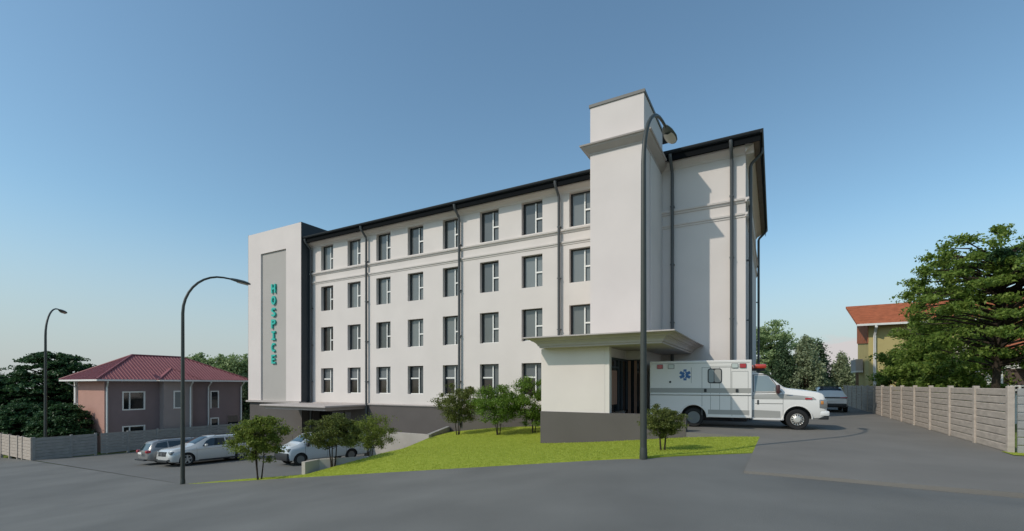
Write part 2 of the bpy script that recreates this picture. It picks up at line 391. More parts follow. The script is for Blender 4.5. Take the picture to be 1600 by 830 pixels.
mb.quad((0,0,.2),(0,15,.2),(0,15,HT),(0,0,HT)); mb.quad((-39.05,15,-3.9),(0,15,-3.9),(0,15,HT),(-39.05,15,HT))
mb.quad((-39.05,.5,-3.9),(-39.05,15,-3.9),(-39.05,15,HT),(-39.05,.5,HT))
o = mb.build('wall', 'stucco', hb)
# inside darkness behind the windows comes from the panes themselves
def window_at(s, row, first={}):
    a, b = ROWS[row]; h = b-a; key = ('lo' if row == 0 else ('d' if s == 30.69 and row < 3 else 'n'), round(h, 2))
    if key not in first:
        g = MB(); g.quad((0,0,0),(WW,0,0),(WW,0,h),(0,0,h))
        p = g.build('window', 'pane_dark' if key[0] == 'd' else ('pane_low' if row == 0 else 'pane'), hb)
        f = MB(); f.box(.0,.10,-.05,-.002,0,h); f.box(WW-.03,WW,-.05,-.002,0,h); f.box(.10,WW-.03,-.05,-.002,h-.05,h)
        fo = f.build('frame', 'frame_dark', p)
        q = MB(); mxx = .84
        q.box(mxx,mxx+.075,-.09,-.052,.0,h-.12)
        if row == 0:
            q.box(.10,mxx-.002,-.085,-.052,h*.54,h*.54+.09)
        else: q.box(mxx+.077,WW-.031,-.085,-.052,h*.44,h*.44+.09)
        q.box(.101,WW-.031,-.085,-.052,0.001,.05)
        q.build('mullion', 'white', p)
        if row == 0:
            k = MB(); k.quad((.11,-.004,.05),(mxx,-.004,.05),(mxx,-.004,h*.5),(.11,-.004,h*.5)); k.build('lower_pane', 'pane_dark', p)
        first[key] = p
    else: p = copy_tree(first[key], hb)
    p.location = (-s, .30, a)
    return p
for s in WIN_S:
    for r in range(4): window_at(s, r)
# plinth
mb = MB()
wall_open(mb, -32.2, .04, -3.9, .2, -.045, [(-31.6, -27.2, -3.72, -.35)], .7)
mb.quad((.045,-.045,-3.9),(.045,15.04,-3.9),(.045,15.04,.2),(.045,-.045,.2))
mb.build('plinth', 'plinth', hb)
mb = MB(); mb.box(-31.6,-27.2,.60,.66,-3.72,-.35); g = mb.build('garage_glazing', 'glass_dark', hb)
mb = MB()
for x in (-30.2, -28.7): mb.box(x-.04, x+.04, .54, .598, -3.7, -.36)
mb.build('mullion', 'charcoal', g)
mb = MB(); mb.prism([(-.03,.20),(-.16,.30),(-.16,.36),(-.03,.40)], -31.9, .16, 'yz')
mb.prism([(.04,.2),(.16,.30),(.16,.36),(.04,.40)], -.16, 15.1, 'xz')
mb.build('plinth_moulding', 'moulding', hb)
# string courses, run round front and right side
def course(name, z, pr, m='stucco'):
    mb = MB(); h = .20
    prof = [(0, z), (pr*.35, z), (pr*.45, z+h*.35), (pr, z+h*.55), (pr, z+h*.8), (pr*1.08, z+h*.8), (pr*1.08, z+h), (0, z+h)]
    mb.prism([(-a+.002, b) for a, b in prof], -31.98, pr*1.08, 'yz')
    mb.prism([(a-.002, b) for a, b in prof], -pr*1.08+.0, 15.0, 'xz')
    return mb.build(name, m, hb)
course('string_course', 10.66, .15); course('string_course', 9.96, .10)
# eave: cove, soffit, fascia, gutter and roof
EO = .62
mb = MB()
mb.prism([(0,12.98),(-.03,12.98),(-.06,13.06),(-.10,13.10),(-.34,13.24),(-.36,13.30),(0,13.36)], -32.0, .36, 'yz')
mb.prism([(0,12.98),(.03,12.98),(.06,13.06),(.10,13.10),(.34,13.24),(.36,13.30),(0,13.36)], -.36, 15.2, 'xz')
mb.build('eave_cornice', 'stucco_warm', hb)
mb = MB(); mb.box(-32.1, EO, -.34, 15.6, 13.37, 13.42); mb.build('soffit', 'soffit', hb)
mb = MB(); mb.box(-32.1, EO-.002, -EO, -.345, 13.34, 13.42); mb.build('soffit_board', 'gutter', hb)
mb = MB()
mb.box(-32.15, EO+.03, -EO-.03, -EO, 13.22, 13.62); mb.box(EO, EO+.03, -EO, 15.6, 13.22, 13.62)
mb.build('fascia', 'fascia', hb)
mb = MB()
mb.prism([(-.65,13.52),(-.72,13.52),(-.78,13.57),(-.80,13.64),(-.80,13.69),(-.65,13.69)], -32.2, EO+.1, 'yz')
mb.prism([(.65,13.52),(.72,13.52),(.76,13.57),(.78,13.64),(.78,13.69),(.65,13.69)], -.80, 15.6, 'xz')
mb.build('gutter', 'gutter', hb)
mb = MB(); mb.frustum((-32.3, EO+.06, -EO-.06, 15.65), 13.64, (-27, -6.5, 7.2, 7.8), 14.1); mb.build('roof', 'roofdark', hb)
# downpipes
def downpipe(x, zb, side=0):
    mb = MB(); c = .18; r = .082
    if side == 0: pts = [(x,-.72,13.5),(x,-.72,13.36),(x,-.62,13.2),(x,-c-.06,12.85),(x,-c,12.7),(x,-c,zb)]
    else: pts = [(.70,x,13.5),(.70,x,13.36),(.60,x,13.2),(c+.06,x,12.85),(c,x,12.7),(c,x,zb)]
    mb.tube(pts, [.09,.08]+[r]*4, 10)
    for z in (2, 5, 8, 11):
        if side == 0: mb.box(x-.10,x+.10,-.24,0,z,z+.05)
        else: mb.box(0,.24,x-.1,x+.1,z,z+.05)
    return mb.build('downpipe', 'pipe', hb, smooth=True)
for s in (31.72, 25.44, 16.92, 9.78): downpipe(-s, -3.6 if s > 17 else -.9)
for s in (3.40, .60): downpipe(-s, .05)
downpipe(.85, .05, 1); downpipe(14.6, .05, 1)
mb = MB()   # narrow blind panel framing on the right side
mb.box(0, .05, 1.6, 13.4, .45, 9.7); mb.build('side_panel', 'stucco', hb)

# right stair tower
mb = MB(); mb.box(-6.57,-3.99,-3.75,.3,3.3,15.20); mb.build('stair_tower', 'stucco_warm', hb)
mb = MB(); mb.box(-6.57,-3.99,-3.75,-.01,-1.2,3.3-.003); mb.build('tower_base', 'stucco', hb)
mb = MB(); mb.box(-6.62,-3.94,-3.80,1.5,15.2,15.34); mb.build('parapet_cap', 'cap', hb)
mb = MB(); mb.box(-3.988,-3.93,-2.6,-.03,4.0,12.8); mb.build('tower_panel', 'stucco', hb)
mb = MB()
def ring(mb, x0, x1, y0, y1, prof):   # profile (out, z) swept round three sides of a block
    for i in range(len(prof)-1):
        (a, z0), (b, z1) = prof[i], prof[i+1]
        p = lambda e, z: [(x0-e, y1, z), (x0-e, y0-e, z), (x1+e, y0-e, z), (x1+e, y1, z)]
        q0, q1 = p(a, z0), p(b, z1)
        for k in range(3): mb.quad(q0[k], q0[k+1], q1[k+1], q1[k])
ring(mb, -6.57,-3.99,-3.75,.0, [(0,12.90),(.03,12.90),(.05,12.97),(.12,13.02),(.30,13.16),(.34,13.24),(.40,13.24),(.42,13.30),(0,13.34)])
mb.build('tower_cornice', 'moulding', hb)

# left sign tower
mb = MB(); TX0, TX1, TY = -39.05, -31.95, -.9
TOPZ = 14.86
wall_open(mb, TX0, TX1, .45, TOPZ, TY, [(-37.25, -33.85, .46, 13.0)], .12)
mb.quad((TX0,TY,.45),(TX0,6,.45),(TX0,6,TOPZ),(TX0,TY,TOPZ)); mb.quad((TX0,TY,TOPZ),(TX1-.3,TY,TOPZ),(TX1-.3,6,TOPZ),(TX0,6,TOPZ))
mb.build('sign_tower', 'stucco_warm', hb)
mb = MB(); mb.quad((-37.25,TY+.12,.46),(-33.85,TY+.12,.46),(-33.85,TY+.12,13.0),(-37.25,TY+.12,13.0)); mb.build('grey_panel', 'grey_panel', hb)
mb = MB(); mb.box(TX1-.32,TX1+.02,TY+.004,6,.40,TOPZ+.02); mb.box(TX0-.03,TX0+.02,TY-.004+.01,6,.42,TOPZ+.03); mb.build('tower_side', 'charcoal', hb)
mb = MB(); mb.box(TX0+.1,TX1-.02,TY+.08,.5,-3.95,.30); mb.build('tower_plinth', 'plinth', hb)
mb = MB(); mb.box(TX0-.12,TX1+.0,TY-.16,TY+.5,.302,.44); mb.box(TX0-.12,TX0+.05,TY+.5,6,.302,.44); mb.build('tower_moulding', 'moulding', hb)
# left canopy
mb = MB()
def canopy(mb, x0, x1, y0, y1, prof):
    ring(mb, x0, x1, y0, y1, prof)
    e, z = prof[0]; mb.quad((x0-e,y1,z),(x1+e,y1,z),(x1+e,y0-e,z),(x0-e,y0-e,z))
    e, z = prof[-1]; mb.quad((x0-e,y1,z),(x1+e,y1,z),(x1+e,y0-e,z),(x0-e,y0-e,z))
canopy(mb, -32.4, -25.7, -3.6, -.05, [(-.25,-.02),(0,-.02),(.04,.06),(.12,.12),(.26,.20),(.30,.22),(.30,.31),(.28,.325)])
mb.build('entrance_canopy', 'moulding', hb)

# porch block, low wall, canopy on the right
mb = MB(); mb.box(-7.73,-4.85,-6.8,-3.7,.63,3.36); mb.box(-7.73,-6.6,-3.7,-.02,-1.2,3.36); mb.build('porch_wall', 'stucco_warm', hb)
mb = MB(); mb.box(-7.76,-1.69,-6.83,-6.45,-1.6,.63); mb.box(-7.76,-7.4,-6.45,-3.8,-1.6,.625); mb.build('porch_plinth', 'plinth', hb)
mb = MB()
canopy(mb, -7.55, -2.45, -7.37, -.02, [(-.15,3.36),(0,3.36),(0,3.43),(.05,3.435),(.07,3.50),(.12,3.56),(.18,3.60),(.18,3.625),(.24,3.63),(.30,3.68),(.42,3.715),(.42,3.735),(.52,3.74),(.55,3.745),(.55,3.785),(.5,3.80)])
mb.build('porch_canopy', 'moulding', hb)
mb = MB(); mb.box(-4.86,-4.78,-6.45,-3.80,.64,2.95); gw = mb.build('porch_glazing', 'glass_dark', hb)
mb = MB()
for y in (-6.44,-5.25,-4.7,-3.88): mb.box(-4.777,-4.72,y,y+.08,.64,2.95)
mb.box(-4.777,-4.73,-6.36,-3.88,2.86,2.95); mb.box(-4.777,-4.73,-6.36,-5.25,2.50,2.58)
mb.build('frame', 'charcoal', gw)
mb = MB(); mb.box(-4.777,-4.755,-6.2,-5.4,.95,2.4); mb.build('door_leaf', 'curtain', gw)
mb = MB(); mb.box(-4.85,-4.00,-3.80,-3.756,.1,2.95); gt = mb.build('tower_glazing', 'glass_dark', hb)
mb = MB()
for x in (-4.70,-4.42,-4.16): mb.box(x,x+.12,-3.83,-3.803,.15,2.9)
mb.build('curtain', 'curtain', gt)
mb = MB(); mb.box(-4.849,-4.66,-6.79,-6.50,.632,3.357); mb.build('porch_post', 'stucco', hb)
mb = MB(); mb.tube([(-3.6,-.12,3.0),(-3.6,-.35,3.0),(-3.6,-.35,2.7)], .03, 6); mb.box(-3.72,-3.48,-.45,-.25,2.5,2.72); mb.build('wall_light', 'white', hb)

# vertical lettering
def strokes(ch):
    w_, h = .60, .74; k = .16
    if ch == 'H': return [('b',.02,.02+k,0,h),('b',w_-k-.02,w_-.02,0,h),('b',.02,w_-.02,h/2-k/2,h/2+k/2)]
    if ch == 'I': return [('b',w_/2-k/2,w_/2+k/2,0,h),('b',.06,w_-.06,0,k*.85),('b',.06,w_-.06,h-k*.85,h)]
    if ch == 'E': return [('b',.05,.05+k,0,h),('b',.05,w_-.04,0,k*.9),('b',.05,w_-.04,h-k*.9,h),('b',.05,w_-.10,h/2-k*.45,h/2+k*.45)]
    if ch == 'O': return [('a',w_/2,h/2,w_/2-k/2-.01,h/2-k/2,0,360)]
    if ch == 'C': return [('a',w_/2+.02,h/2,w_/2-k/2,h/2-k/2,48,312)]
    if ch == 'P': return [('b',.03,.03+k,0,h),('a',.30,h*.71,.20,h*.29-k/2,-90,90),('b',.1,.31,h-k,h),('b',.1,.31,h*.42,h*.42+k)]
    if ch == 'S': return [('a',w_/2,h*.73,w_/2-k/2-.02,h*.27-k/2,10,270),('a',w_/2,h*.27,w_/2-k/2-.01,h*.27-k/2,-170,90)]
sgn = bpy.data.objects.new('sign', None); COL.objects.link(sgn); sgn.parent = hb
def letter(ch, x, z, y, sc):
    mb = MB(); k = .16; dd = .13; j = 0
    for st in strokes(ch):
        j += 1; y0 = y-dd-.002*j
        if st[0] == 'b': mb.box(x+st[1]*sc, x+st[2]*sc, y0, y-.003, z+st[3]*sc, z+st[4]*sc)
        else:
            _, cx, cz, rx, rz, a0, a1 = st; n = 22; c0 = []
            for i in range(n+1):
                a = R(a0+(a1-a0)*i/n); ca, sa = math.cos(a), math.sin(a)
                c0.append([(x+(cx+(rx+e*k/2)*ca)*sc, z+(cz+(rz+e*k/2)*sa)*sc) for e in (-1, 1)])
            for i in range(n):
                (a, b), (c, d) = c0[i], c0[i+1]
                mb.prism([a, b, d, c], y0, y-.003, 'xz')
    return mb.build('letter', 'letter', sgn)
for i, ch in enumerate('HOSPICE'): letter(ch, -35.85, 9.50-i*.99, TY+.12, 1.02)

# ------------------------------------------------------------------ retaining walls
cx_, cy_ = C
def wallseg(mb, a, b, th, zt0, zt1, zb):
    a = Vector((*a, 0)); b = Vector((*b, 0)); d = (b-a).normalized(); nrm = Vector((-d.y, d.x, 0))*th
    q = [a, b, b+nrm, a+nrm]; zt = [zt0, zt1, zt1, zt0]
    mb.add([(p.x,p.y,zb) for p in q]+[(p.x,p.y,z) for p, z in zip(q, zt)], [(0,3,2,1),(4,5,6,7),(0,1,5,4),(1,2,6,5),(2,3,7,6),(3,0,4,7)])
rw = empty('retaining_wall', (*C, -1.1), 0, 'pale concrete retaining wall stepping from the parking lot to the building plinth', 'wall')
def rel(mb, o, l):
    mb.v = [(x-l[0], y-l[1], z-l[2]) for x, y, z in mb.v]; return mb
mb = MB(); Cl = (C[0]-.8722*5.2, C[1]+.489*5.2); wallseg(mb, Cl, C, .25, -1.11, -1.11, -4.4)
rel(mb, rw, (*C, -1.1)).build('front_wall', 'wallconc', rw)
mb = MB(); wallseg(mb, (C[0]+.02, C[1]+.1), w2(17.75, -.1), .22, -1.105, -1.0, -4.4)
rel(mb, rw, (*C, -1.1)).build('return_wall', 'concrete_grey', rw)
rw2 = empty('kerb_wall', (*A, -1.6), 0, 'low concrete wall holding the lawn beside the white van', 'wall')
A2 = (A[0]+.489*.6, A[1]+.872*.6)
mb = MB(); wallseg(mb, (A[0]-.02, A[1]-.03), A2, .20, -1.15, -1.13, -3.4)
rel(mb, rw2, (*A, -1.6)).build('end_wall', 'wallconc', rw2)
mb = MB(); wallseg(mb, A2, (B[0], B[1]+.1), .2, -1.135, -1.10, -3.4); wallseg(mb, (B[0]+.0,B[1]+.1), (C[0],C[1]), .2, -1.45, -1.60, -4.3)
rel(mb, rw2, (*A, -1.6)).build('side_wall', 'wallconc', rw2)

# ------------------------------------------------------------------ concrete fences
def fence(name, label, s0, t0, direc, n, step, zb, h, m, planks=8, gaps=(), facing=-1, widths=None):
    root = empty(name, W(s0, t0, zb), RZ, label, 'fence')
    x = 0; pos = [0]
    for i in range(n):
        wd = widths[i] if widths else step
        pm = MB(); ph = h/planks; a = x+.07; b = x+wd-.07
        if i in gaps: a += .25
        for k in range(planks):
            z0 = k*ph; z1 = z0+ph-.016; bul = .018
            rr = random.uniform(-.004, .004)
            # plank with a chamfered face
            pr = [(-.025+rr, z0), (-.035+rr, z0+.02), (-.035+rr, z1-.02), (-.022+rr, z1), (.022, z1), (.022, z0)]
            if direc == 'u': pm.prism([(p[0], p[1]) for p in pr], -b, -a, 'yz')
            else: pm.prism([(p[0], p[1]) for p in pr], a, b, 'xz')
        pm.build('panel', m, root)
        x += wd; pos.append(x)
    for p in pos:
        q = MB()
        if direc == 'u': q.box(-p-.075, -p+.075, -.08, .06, -.3, h+.05)
        else: q.box(-.08, .06, p-.075, p+.075, -.3, h+.05)
        q.build('post', m, root, bevel=.012)
    return root
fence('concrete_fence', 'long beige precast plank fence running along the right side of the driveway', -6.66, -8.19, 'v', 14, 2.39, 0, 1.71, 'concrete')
f2 = empty('concrete_fence', W(-6.66, -8.27, 0), RZ, 'short pale grey precast fence turning off at the front right corner of the driveway', 'fence')
for k in range(2):
    pm = MB()
    for j in range(8): pm.prism([(-.025, j*.214), (-.035, j*.214+.02), (-.035, j*.214+.18), (-.022, j*.214+.2), (.022, j*.214+.2), (.022, j*.214)], .1+k*2.4, 2.33+k*2.4, 'yz')
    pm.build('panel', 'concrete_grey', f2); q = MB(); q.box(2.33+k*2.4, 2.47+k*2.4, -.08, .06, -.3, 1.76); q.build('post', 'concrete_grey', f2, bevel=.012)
fence('concrete_fence', 'bluish shaded plank fence between the parked cars and the red roofed house', 44.95, -12.95, 'v', 11, 2.08, -3.62, 1.6, 'concrete_grey', planks=7, gaps=(2,), widths=[2.05,1.45,2.1,2.1,2.05,2.05,2.1,2.1,2.1,2.1,2.1])  # continues the sunlit run; its shade is put into the greyer concrete
fence('concrete_fence', 'sunlit pale plank fence along the road at the far left edge', 44.98, -13.05, 'u', 6, 1.9, -3.62, 1.6, 'concrete', planks=7, widths=[1.75,.95,1.7,1.9,1.9,1.9])

# ------------------------------------------------------------------ left house
hl = empty('red_roof_house', W(46.24, -8.44, -3.6), RZ, 'two storey house, pink on its sunlit and mauve on its shaded walls, with a dark red tiled hip roof', 'house')
EZ = 5.72; HLn = 11.0; HW = 5.2
def HV(s, t): return (-(s), t)
mb = MB(); mb.box(-HW,-.02,0,.25,-.3,EZ); mb.build('front_wall', 'pink', hl)
mb = MB(); 
lops = [(1.25,2.75,3.30,4.75),(1.25,2.75,.35,1.85)]
wall_open(mb, 0, 3.9, -.3, EZ, 0, [(a,b,c,d) for a,b,c,d in lops], -.12, side=1)
mb.box(-.35,-.13,0.01,3.9,-.29,EZ-.01)
mb.build('side_wall', 'mauve', hl)
mb = MB(); mb.box(-4,.75,3.9,6.25,-.3,EZ); mb.build('bay_wall', 'mauve_light', hl)
mb = MB(); mb.box(-4,.1,6.25,HLn+.2,-.3,EZ); mb.box(-HW,-4,.25,HLn+.2,-.3,EZ); mb.build('rear_wall', 'mauve', hl)
for a, b, c, d in lops:
    p = MB(); p.box(-.12,-.10,a,b,c,d); po = p.build('window', 'glass_dark', hl)
    f = MB()
    for q in ((a-.07,a+.03,c-.07,d+.07),(b-.03,b+.07,c-.07,d+.07),(a+.03,b-.03,c-.07,c+.03),(a+.03,b-.03,d-.03,d+.07),(a+.42,a+.49,c+.03,d-.03)): f.box(-.098,.02,*q)
    f.build('frame', 'white', po)
p = MB(); p.box(.752,.77,4.75,5.35,3.35,4.75); po = p.build('window', 'pane', hl)
f = MB()
for q in ((4.65,4.75,3.25,4.85),(5.35,5.45,3.25,4.85),(4.75,5.35,3.25,3.36),(4.75,5.35,4.73,4.85)): f.box(.752,.80,*q)
f.build('frame', 'white', po)
for z in (3.2, .6):
    p = MB(); p.box(.102,.12,8.2,8.8,z,z+1.5); po = p.build('window', 'glass_dark', hl)
    f = MB()
    for q in ((8.1,8.2,z-.1,z+1.6),(8.8,8.9,z-.1,z+1.6),(8.2,8.8,z+1.5,z+1.6)): f.box(.102,.16,*q)
    f.build('frame', 'white', po)
p = MB(); p.box(.102,.12,9.75,10.75,.9,2.3); po = p.build('window', 'glass_dark', hl)  # dark pane in place of an opening through the ground floor
f = MB(); f.box(.121,.14,9.68,10.82,.82,.90); f.box(.102,.14,9.68,9.749,.901,2.36); f.build('frame', 'mauve', po)
# hip roof with ribs
ox0, ox1, oy0, oy1 = -HW-1.5, .75, -.75, HLn+.8
zr = EZ+.10; rz_ = 8.05; ry0, ry1, rx = 3.1, 7.2, -3.1
mb = MB(); c4 = [(ox0,oy0,zr),(ox1,oy0,zr),(ox1,oy1,zr),(ox0,oy1,zr)]; r2 = [(rx,ry0,rz_),(rx,ry1,rz_)]
mb.add(c4+r2, [(0,1,4),(1,2,5,4),(2,3,5),(3,0,4,5),(0,3,2,1)])
rf = mb.build('roof', 'tile_red', hl)
def rib(mb, a, b, r=.05): mb.tube([a, b], r, 6)
mb = MB()
k = oy0+.15
while k < oy1-.1:     # ribs up the slope facing the parking lot
    fy = k; fx = 1.0
    if k < ry0: fx = (k-oy0)/(ry0-oy0)
    if k > ry1: fx = (oy1-k)/(oy1-ry1)
    rib(mb, (ox1, k, zr+.01), (ox1+(rx-ox1)*fx, k, zr+(rz_-zr)*fx), .038); k += .26
k = ox0+.15
while k < ox1-.1:
    fx = (k-ox0)/(rx-ox0) if k < rx else (ox1-k)/(ox1-rx)
    rib(mb, (k, oy0, zr+.01), (k, oy0+(ry0-oy0)*fx, zr+(rz_-zr)*fx), .038); k += .26
mb.build('tile_ribs', 'tile_red', rf, smooth=True)
mb = MB(); rib(mb, (ox0,oy0,zr+.03), (rx,ry0,rz_+.03), .08); rib(mb, (ox1,oy0,zr+.03), (rx,ry0,rz_+.03), .08); rib(mb, (ox1,oy1,zr+.03), (rx,ry1,rz_+.03), .08); rib(mb, (rx,ry0,rz_+.03), (rx,ry1,rz_+.03), .08)
mb.build('ridge_tiles', 'tile_red', rf, smooth=True)
# small hip over the bay
bx = 1.35; bh = 1.04; ap = (-.42, 5.05, zr+bh); ar = (-1.0, 5.05, zr+bh); br = M['tile_red']
mb = MB(); mb.add([(bx,3.3,zr),(bx,6.8,zr),(ox1-.02,6.8,zr),(ox1-.02,3.3,zr),ap,ar], [(0,1,4),(0,4,5,3),(1,2,5,4)])
mb.build('bay_roof', 'tile_red', rf)
mb = MB(); rib(mb, (bx,3.3,zr+.02), ap, .07); rib(mb, (bx,6.8,zr+.02), ap, .07); rib(mb, ap, ar, .07)
for q in range(1, 14):
    y_ = 3.3+.25*q; fx = 1-abs(y_-5.05)/1.75; rib(mb, (bx,y_,zr+.01), (bx+(ap[0]-bx)*fx, y_, zr+.01+bh*fx), .036)
mb.build('bay_ridge_tiles', 'tile_red', rf, smooth=True)
mb = MB(); mb.box(ox0,ox1,oy0-.03,oy0-.001,zr-.14,zr-.003); mb.box(ox1+.001,ox1+.03,oy0-.03,oy1,zr-.14,zr-.003); mb.box(bx+.001,bx+.03,3.3,6.8,zr-.14,zr-.004); mb.box(ox0+.02,ox1-.02,oy0+.02,oy1,zr-.10,zr-.06)
mb.box(ox1,bx-.002,3.3,6.8,zr-.10,zr-.06)
mb.build('eave_board', 'white', hl)
for (x, y, ex, ey) in ((.12,.12,.62,-.0),(-HW-.05,-.12,-HW-1.1,-.4),(.85,6.0,1.25,6.0),(.2,7.9,.7,7.9),(.2,HLn+.05,.7,HLn+.05)):
    mb = MB(); mb.tube([(ex,ey,zr-.12),(ex,ey,zr-.22),(x,y,zr-.65),(x,y,-.2)], .065, 8); mb.build('downpipe', 'white', hl, smooth=True)
mb = MB(); mb.box(-HW-1.5,-HW-.02,.2,2.6,2.65,2.85); bal = mb.build('balcony', 'white', hl)
mb = MB(); mb.box(-HW-1.5,-HW-.02,.2,.26,3.65,3.72)
for k in range(12): mb.box(-HW-1.5+k*.125,-HW-1.46+k*.125,.2,.24,2.85,3.65)
mb.build('railing', 'white', bal)
mb = MB(); mb.box(-HW-1.45,-HW-1.22,.2,.42,-.3,2.65); mb.box(-HW-1.45,-HW-1.22,.2,.42,2.85,EZ+.05); mb.build('column', 'white', hl)

# ------------------------------------------------------------------ right houses
YR = W(-9.5, 13.5)   # reference
hx, hy = 25.9, 34.0; hs, ht = ST(hx, hy)
hr = empty('yellow_house', (hx, hy, 0), RZ, 'yellow two storey house with an orange tiled gable roof behind the big tree', 'house')
EZ = 6.15; HD = 5.1; HLn2 = 17; RT = 2.05
mb = MB(); mb.box(0,HLn2,0,.25,-.2,EZ); mb.build('front_wall', 'yellow', hr)
mb = MB(); mb.prism([(.25,-.2),(HD,-.2),(HD,EZ+RT-.15),(.25,EZ+.1)], .02, .25, 'yz'); mb.build('gable_wall', 'yellow', hr)
mb = MB(); mb.prism([(.0,EZ-1.35),(HD,EZ-1.0),(HD,EZ+RT-.2),(.0,EZ-.01)], -.04, .015, 'yz'); mb.build('gable_tiles', 'tile_orange', hr)
mb = MB(); mb.box(.3,HLn2,HD-.2,HD,-.2,EZ+RT-.2); mb.build('rear_wall', 'yellow', hr)
mb = MB(); mb.prism([(-.7,EZ-.12),(-.7,EZ-.0),(HD+.4,EZ+RT+.12),(HD+.4,EZ+RT-.05)], -.75, HLn2, 'yz'); rf = mb.build('roof', 'tile_orange', hr)
mb = MB()
for j in range(20):
    f0 = j/20; y = -.7+(HD+1.1)*f0; z = EZ+(RT+.12)*f0; mb.box(-.76, HLn2, y-.02, y+.05, z+.0, z+.03)
mb.build('tile_rows', 'tile_orange', rf)
mb = MB(); mb.box(-.77,HLn2,-.80,-.705,EZ-.14,EZ-.0); mb.build('gutter', 'white', hr)
mb = MB(); mb.tube([(.35,-.75,EZ-.1),(.35,-.75,EZ-.25),(.35,-.12,EZ-.8),(.35,-.12,0)], .09, 8); mb.build('downpipe', 'white', hr, smooth=True)
mb = MB(); mb.box(-.5,-.05,2.0,4.6,2.75,2.87); bal = mb.build('balcony', 'white', hr)
mb = MB(); mb.box(-.5,-.45,2.0,4.6,2.87,3.75); mb.box(-.45,-.05,2.0,2.06,2.87,3.75); mb.build('balcony_panel', 'moulding', bal)
mb = MB(); mb.box(-.48,-.3,2.1,2.3,-.2,2.74); mb.build('balcony_post', 'timber', hr)
for (a, b, c, d) in ((3.0,4.4,3.6,5.0),(7.5,8.9,3.6,5.0),(3.0,4.4,.9,2.3)):
    p = MB(); p.box(a,b,-.03,-.002,c,d); po = p.build('window', 'glass_dark', hr)
    f = MB()
    for q in ((a-.1,a,c-.1,d+.1),(b,b+.1,c-.1,d+.1),(a,b,c-.1,c),(a,b,d,d+.1),((a+b)/2-.04,(a+b)/2+.04,c,d)): f.box(q[0],q[1],-.06,-.032+.03,q[2],q[3])
    f.build('frame', 'white', po)
# white porch house at the far right edge
px, py = 22.6, 23.6
hp = empty('porch_house', (px, py, 0), RZ, 'white low house with an arched porch and pierced parapet at the right edge', 'house')
mb = MB(); mb.box(1.6,12,1.6,1.85,-.1,2.9); mb.build('porch_back_wall', 'brownwall', hp)
mb = MB()
mb.box(1.0,1.30,0,.32,-.1,2.55); mb.box(1.36,1.6,.1,.4,-.1,2.55)
arch = [(-1.5,2.35)]+[(-1.08+.44+(.44)*math.cos(R(180-a)), 2.05+.35*math.sin(R(a))) for a in range(0,181,15)]+[(.2,2.35)]
mb.build('column', 'white', hp)
mb = MB(); mb.box(.5,.98,.9,1.0,-.1,2.3); mb.build('door', 'darkred', hp)
mb = MB(); mb.prism([(.4,2.40),(.4,2.9),(2.2,3.0),(5.5,3.55),(12,3.9),(12,2.85),(5.5,2.75),(2.2,2.6)], 0, .3, 'xz'); mb.build('arched_beam', 'white', hp)
mb = MB()
for r_ in range(3): mb.box(1.7,12,.02,.16,1.30+r_*.2,1.37+r_*.2)
for k in range(48): mb.box(1.7+k*.21,1.79+k*.21,.023,.157,1.372,1.698)
mb.box(1.7,12,.05,.14,-.1,1.298)
mb.build('pierced_parapet', 'stoneblock', hp)
mb = MB(); mb.prism([(-.6,3.25),(5,5.4),(5,5.2),(-.6,3.1)], 1.9, 4.0, 'yz'); mb.prism([(-.8,4.0),(5,6.2),(5,6.0),(-.8,3.85)], 4.2, 12, 'yz'); rf = mb.build('roof', 'tile_orange', hp)
mb = MB(); mb.box(1.9,4,-.72,-.6,3.08,3.24); mb.box(4.2,12,-.92,-.8,3.85,4.0); mb.build('gutter', 'white', hp)
mb = MB(); mb.box(.2,12,1.9,5,-.1,3.9); mb.build('wall', 'stucco', hp)

# ------------------------------------------------------------------ street lamps
def make_lamp():
    root = empty('street_lamp', (0,0,0))
    tag(root, 'x', 'street lamp', 'street lamps along the road')
    pts = [(0,0,0),(0,0,2.2),(0,0,5),(0,0,7.4)]; rad = [.085,.08,.07,.062]
    for a in range(10, 91, 10): pts.append((1.65*(1-math.cos(R(a))), 0, 7.4+1.85*math.sin(R(a)))); rad.append(.06-.0022*(a/10))
    pts.append((2.0,0,9.24)); rad.append(.038)
    mb = MB(); mb.tube([(0,0,0),(0,0,.02),(0,0,.25),(0,0,.28)], [.10,.10,.092,.085], 12); mb.build('base', 'lamp_metal', root, smooth=True)
    mb = MB(); mb.tube(pts, rad, 12); mb.build('pole', 'lamp_metal', root, smooth=True)
    # head: lofted shell
    mb = MB(); sec = [(1.92,.05,.05),(2.02,.10,.07),(2.2,.15,.09),(2.5,.18,.10),(2.72,.15,.08),(2.84,.08,.05),(2.87,.02,.02)]; n = 14; vs = []
    for x, hw, hh in sec:
        for k in range(n):
            a = 2*math.pi*k/n; zc = 9.24-(x-1.9)*.10; zz = math.sin(a)*hh; zz = zz if zz > 0 else zz*.45
            vs.append((x, math.cos(a)*hw, zc+zz))
    fs = [(i*n+k, i*n+(k+1)%n, (i+1)*n+(k+1)%n, (i+1)*n+k) for i in range(len(sec)-1) for k in range(n)] + [tuple(range(n)), tuple((len(sec)-1)*n+k for k in range(n))]
    mb.add(vs, fs); hd = mb.build('lamp_head', 'lamp_head', root, smooth=True)
    mb = MB(); vs = []
    for x, hw in ((2.22,.10),(2.3,.135),(2.5,.15),(2.66,.13),(2.74,.08)):
        zc = 9.24-(x-1.9)*.10-.05; vs += [(x,-hw,zc),(x,0,zc-.035),(x,hw,zc)]
    mb.add(vs, [(i*3+k,i*3+k+1,i*3+k+4,i*3+k+3) for i in range(4) for k in range(2)]); mb.build('lens', 'lamp_lens', hd, smooth=True)
    return root
la = make_lamp()
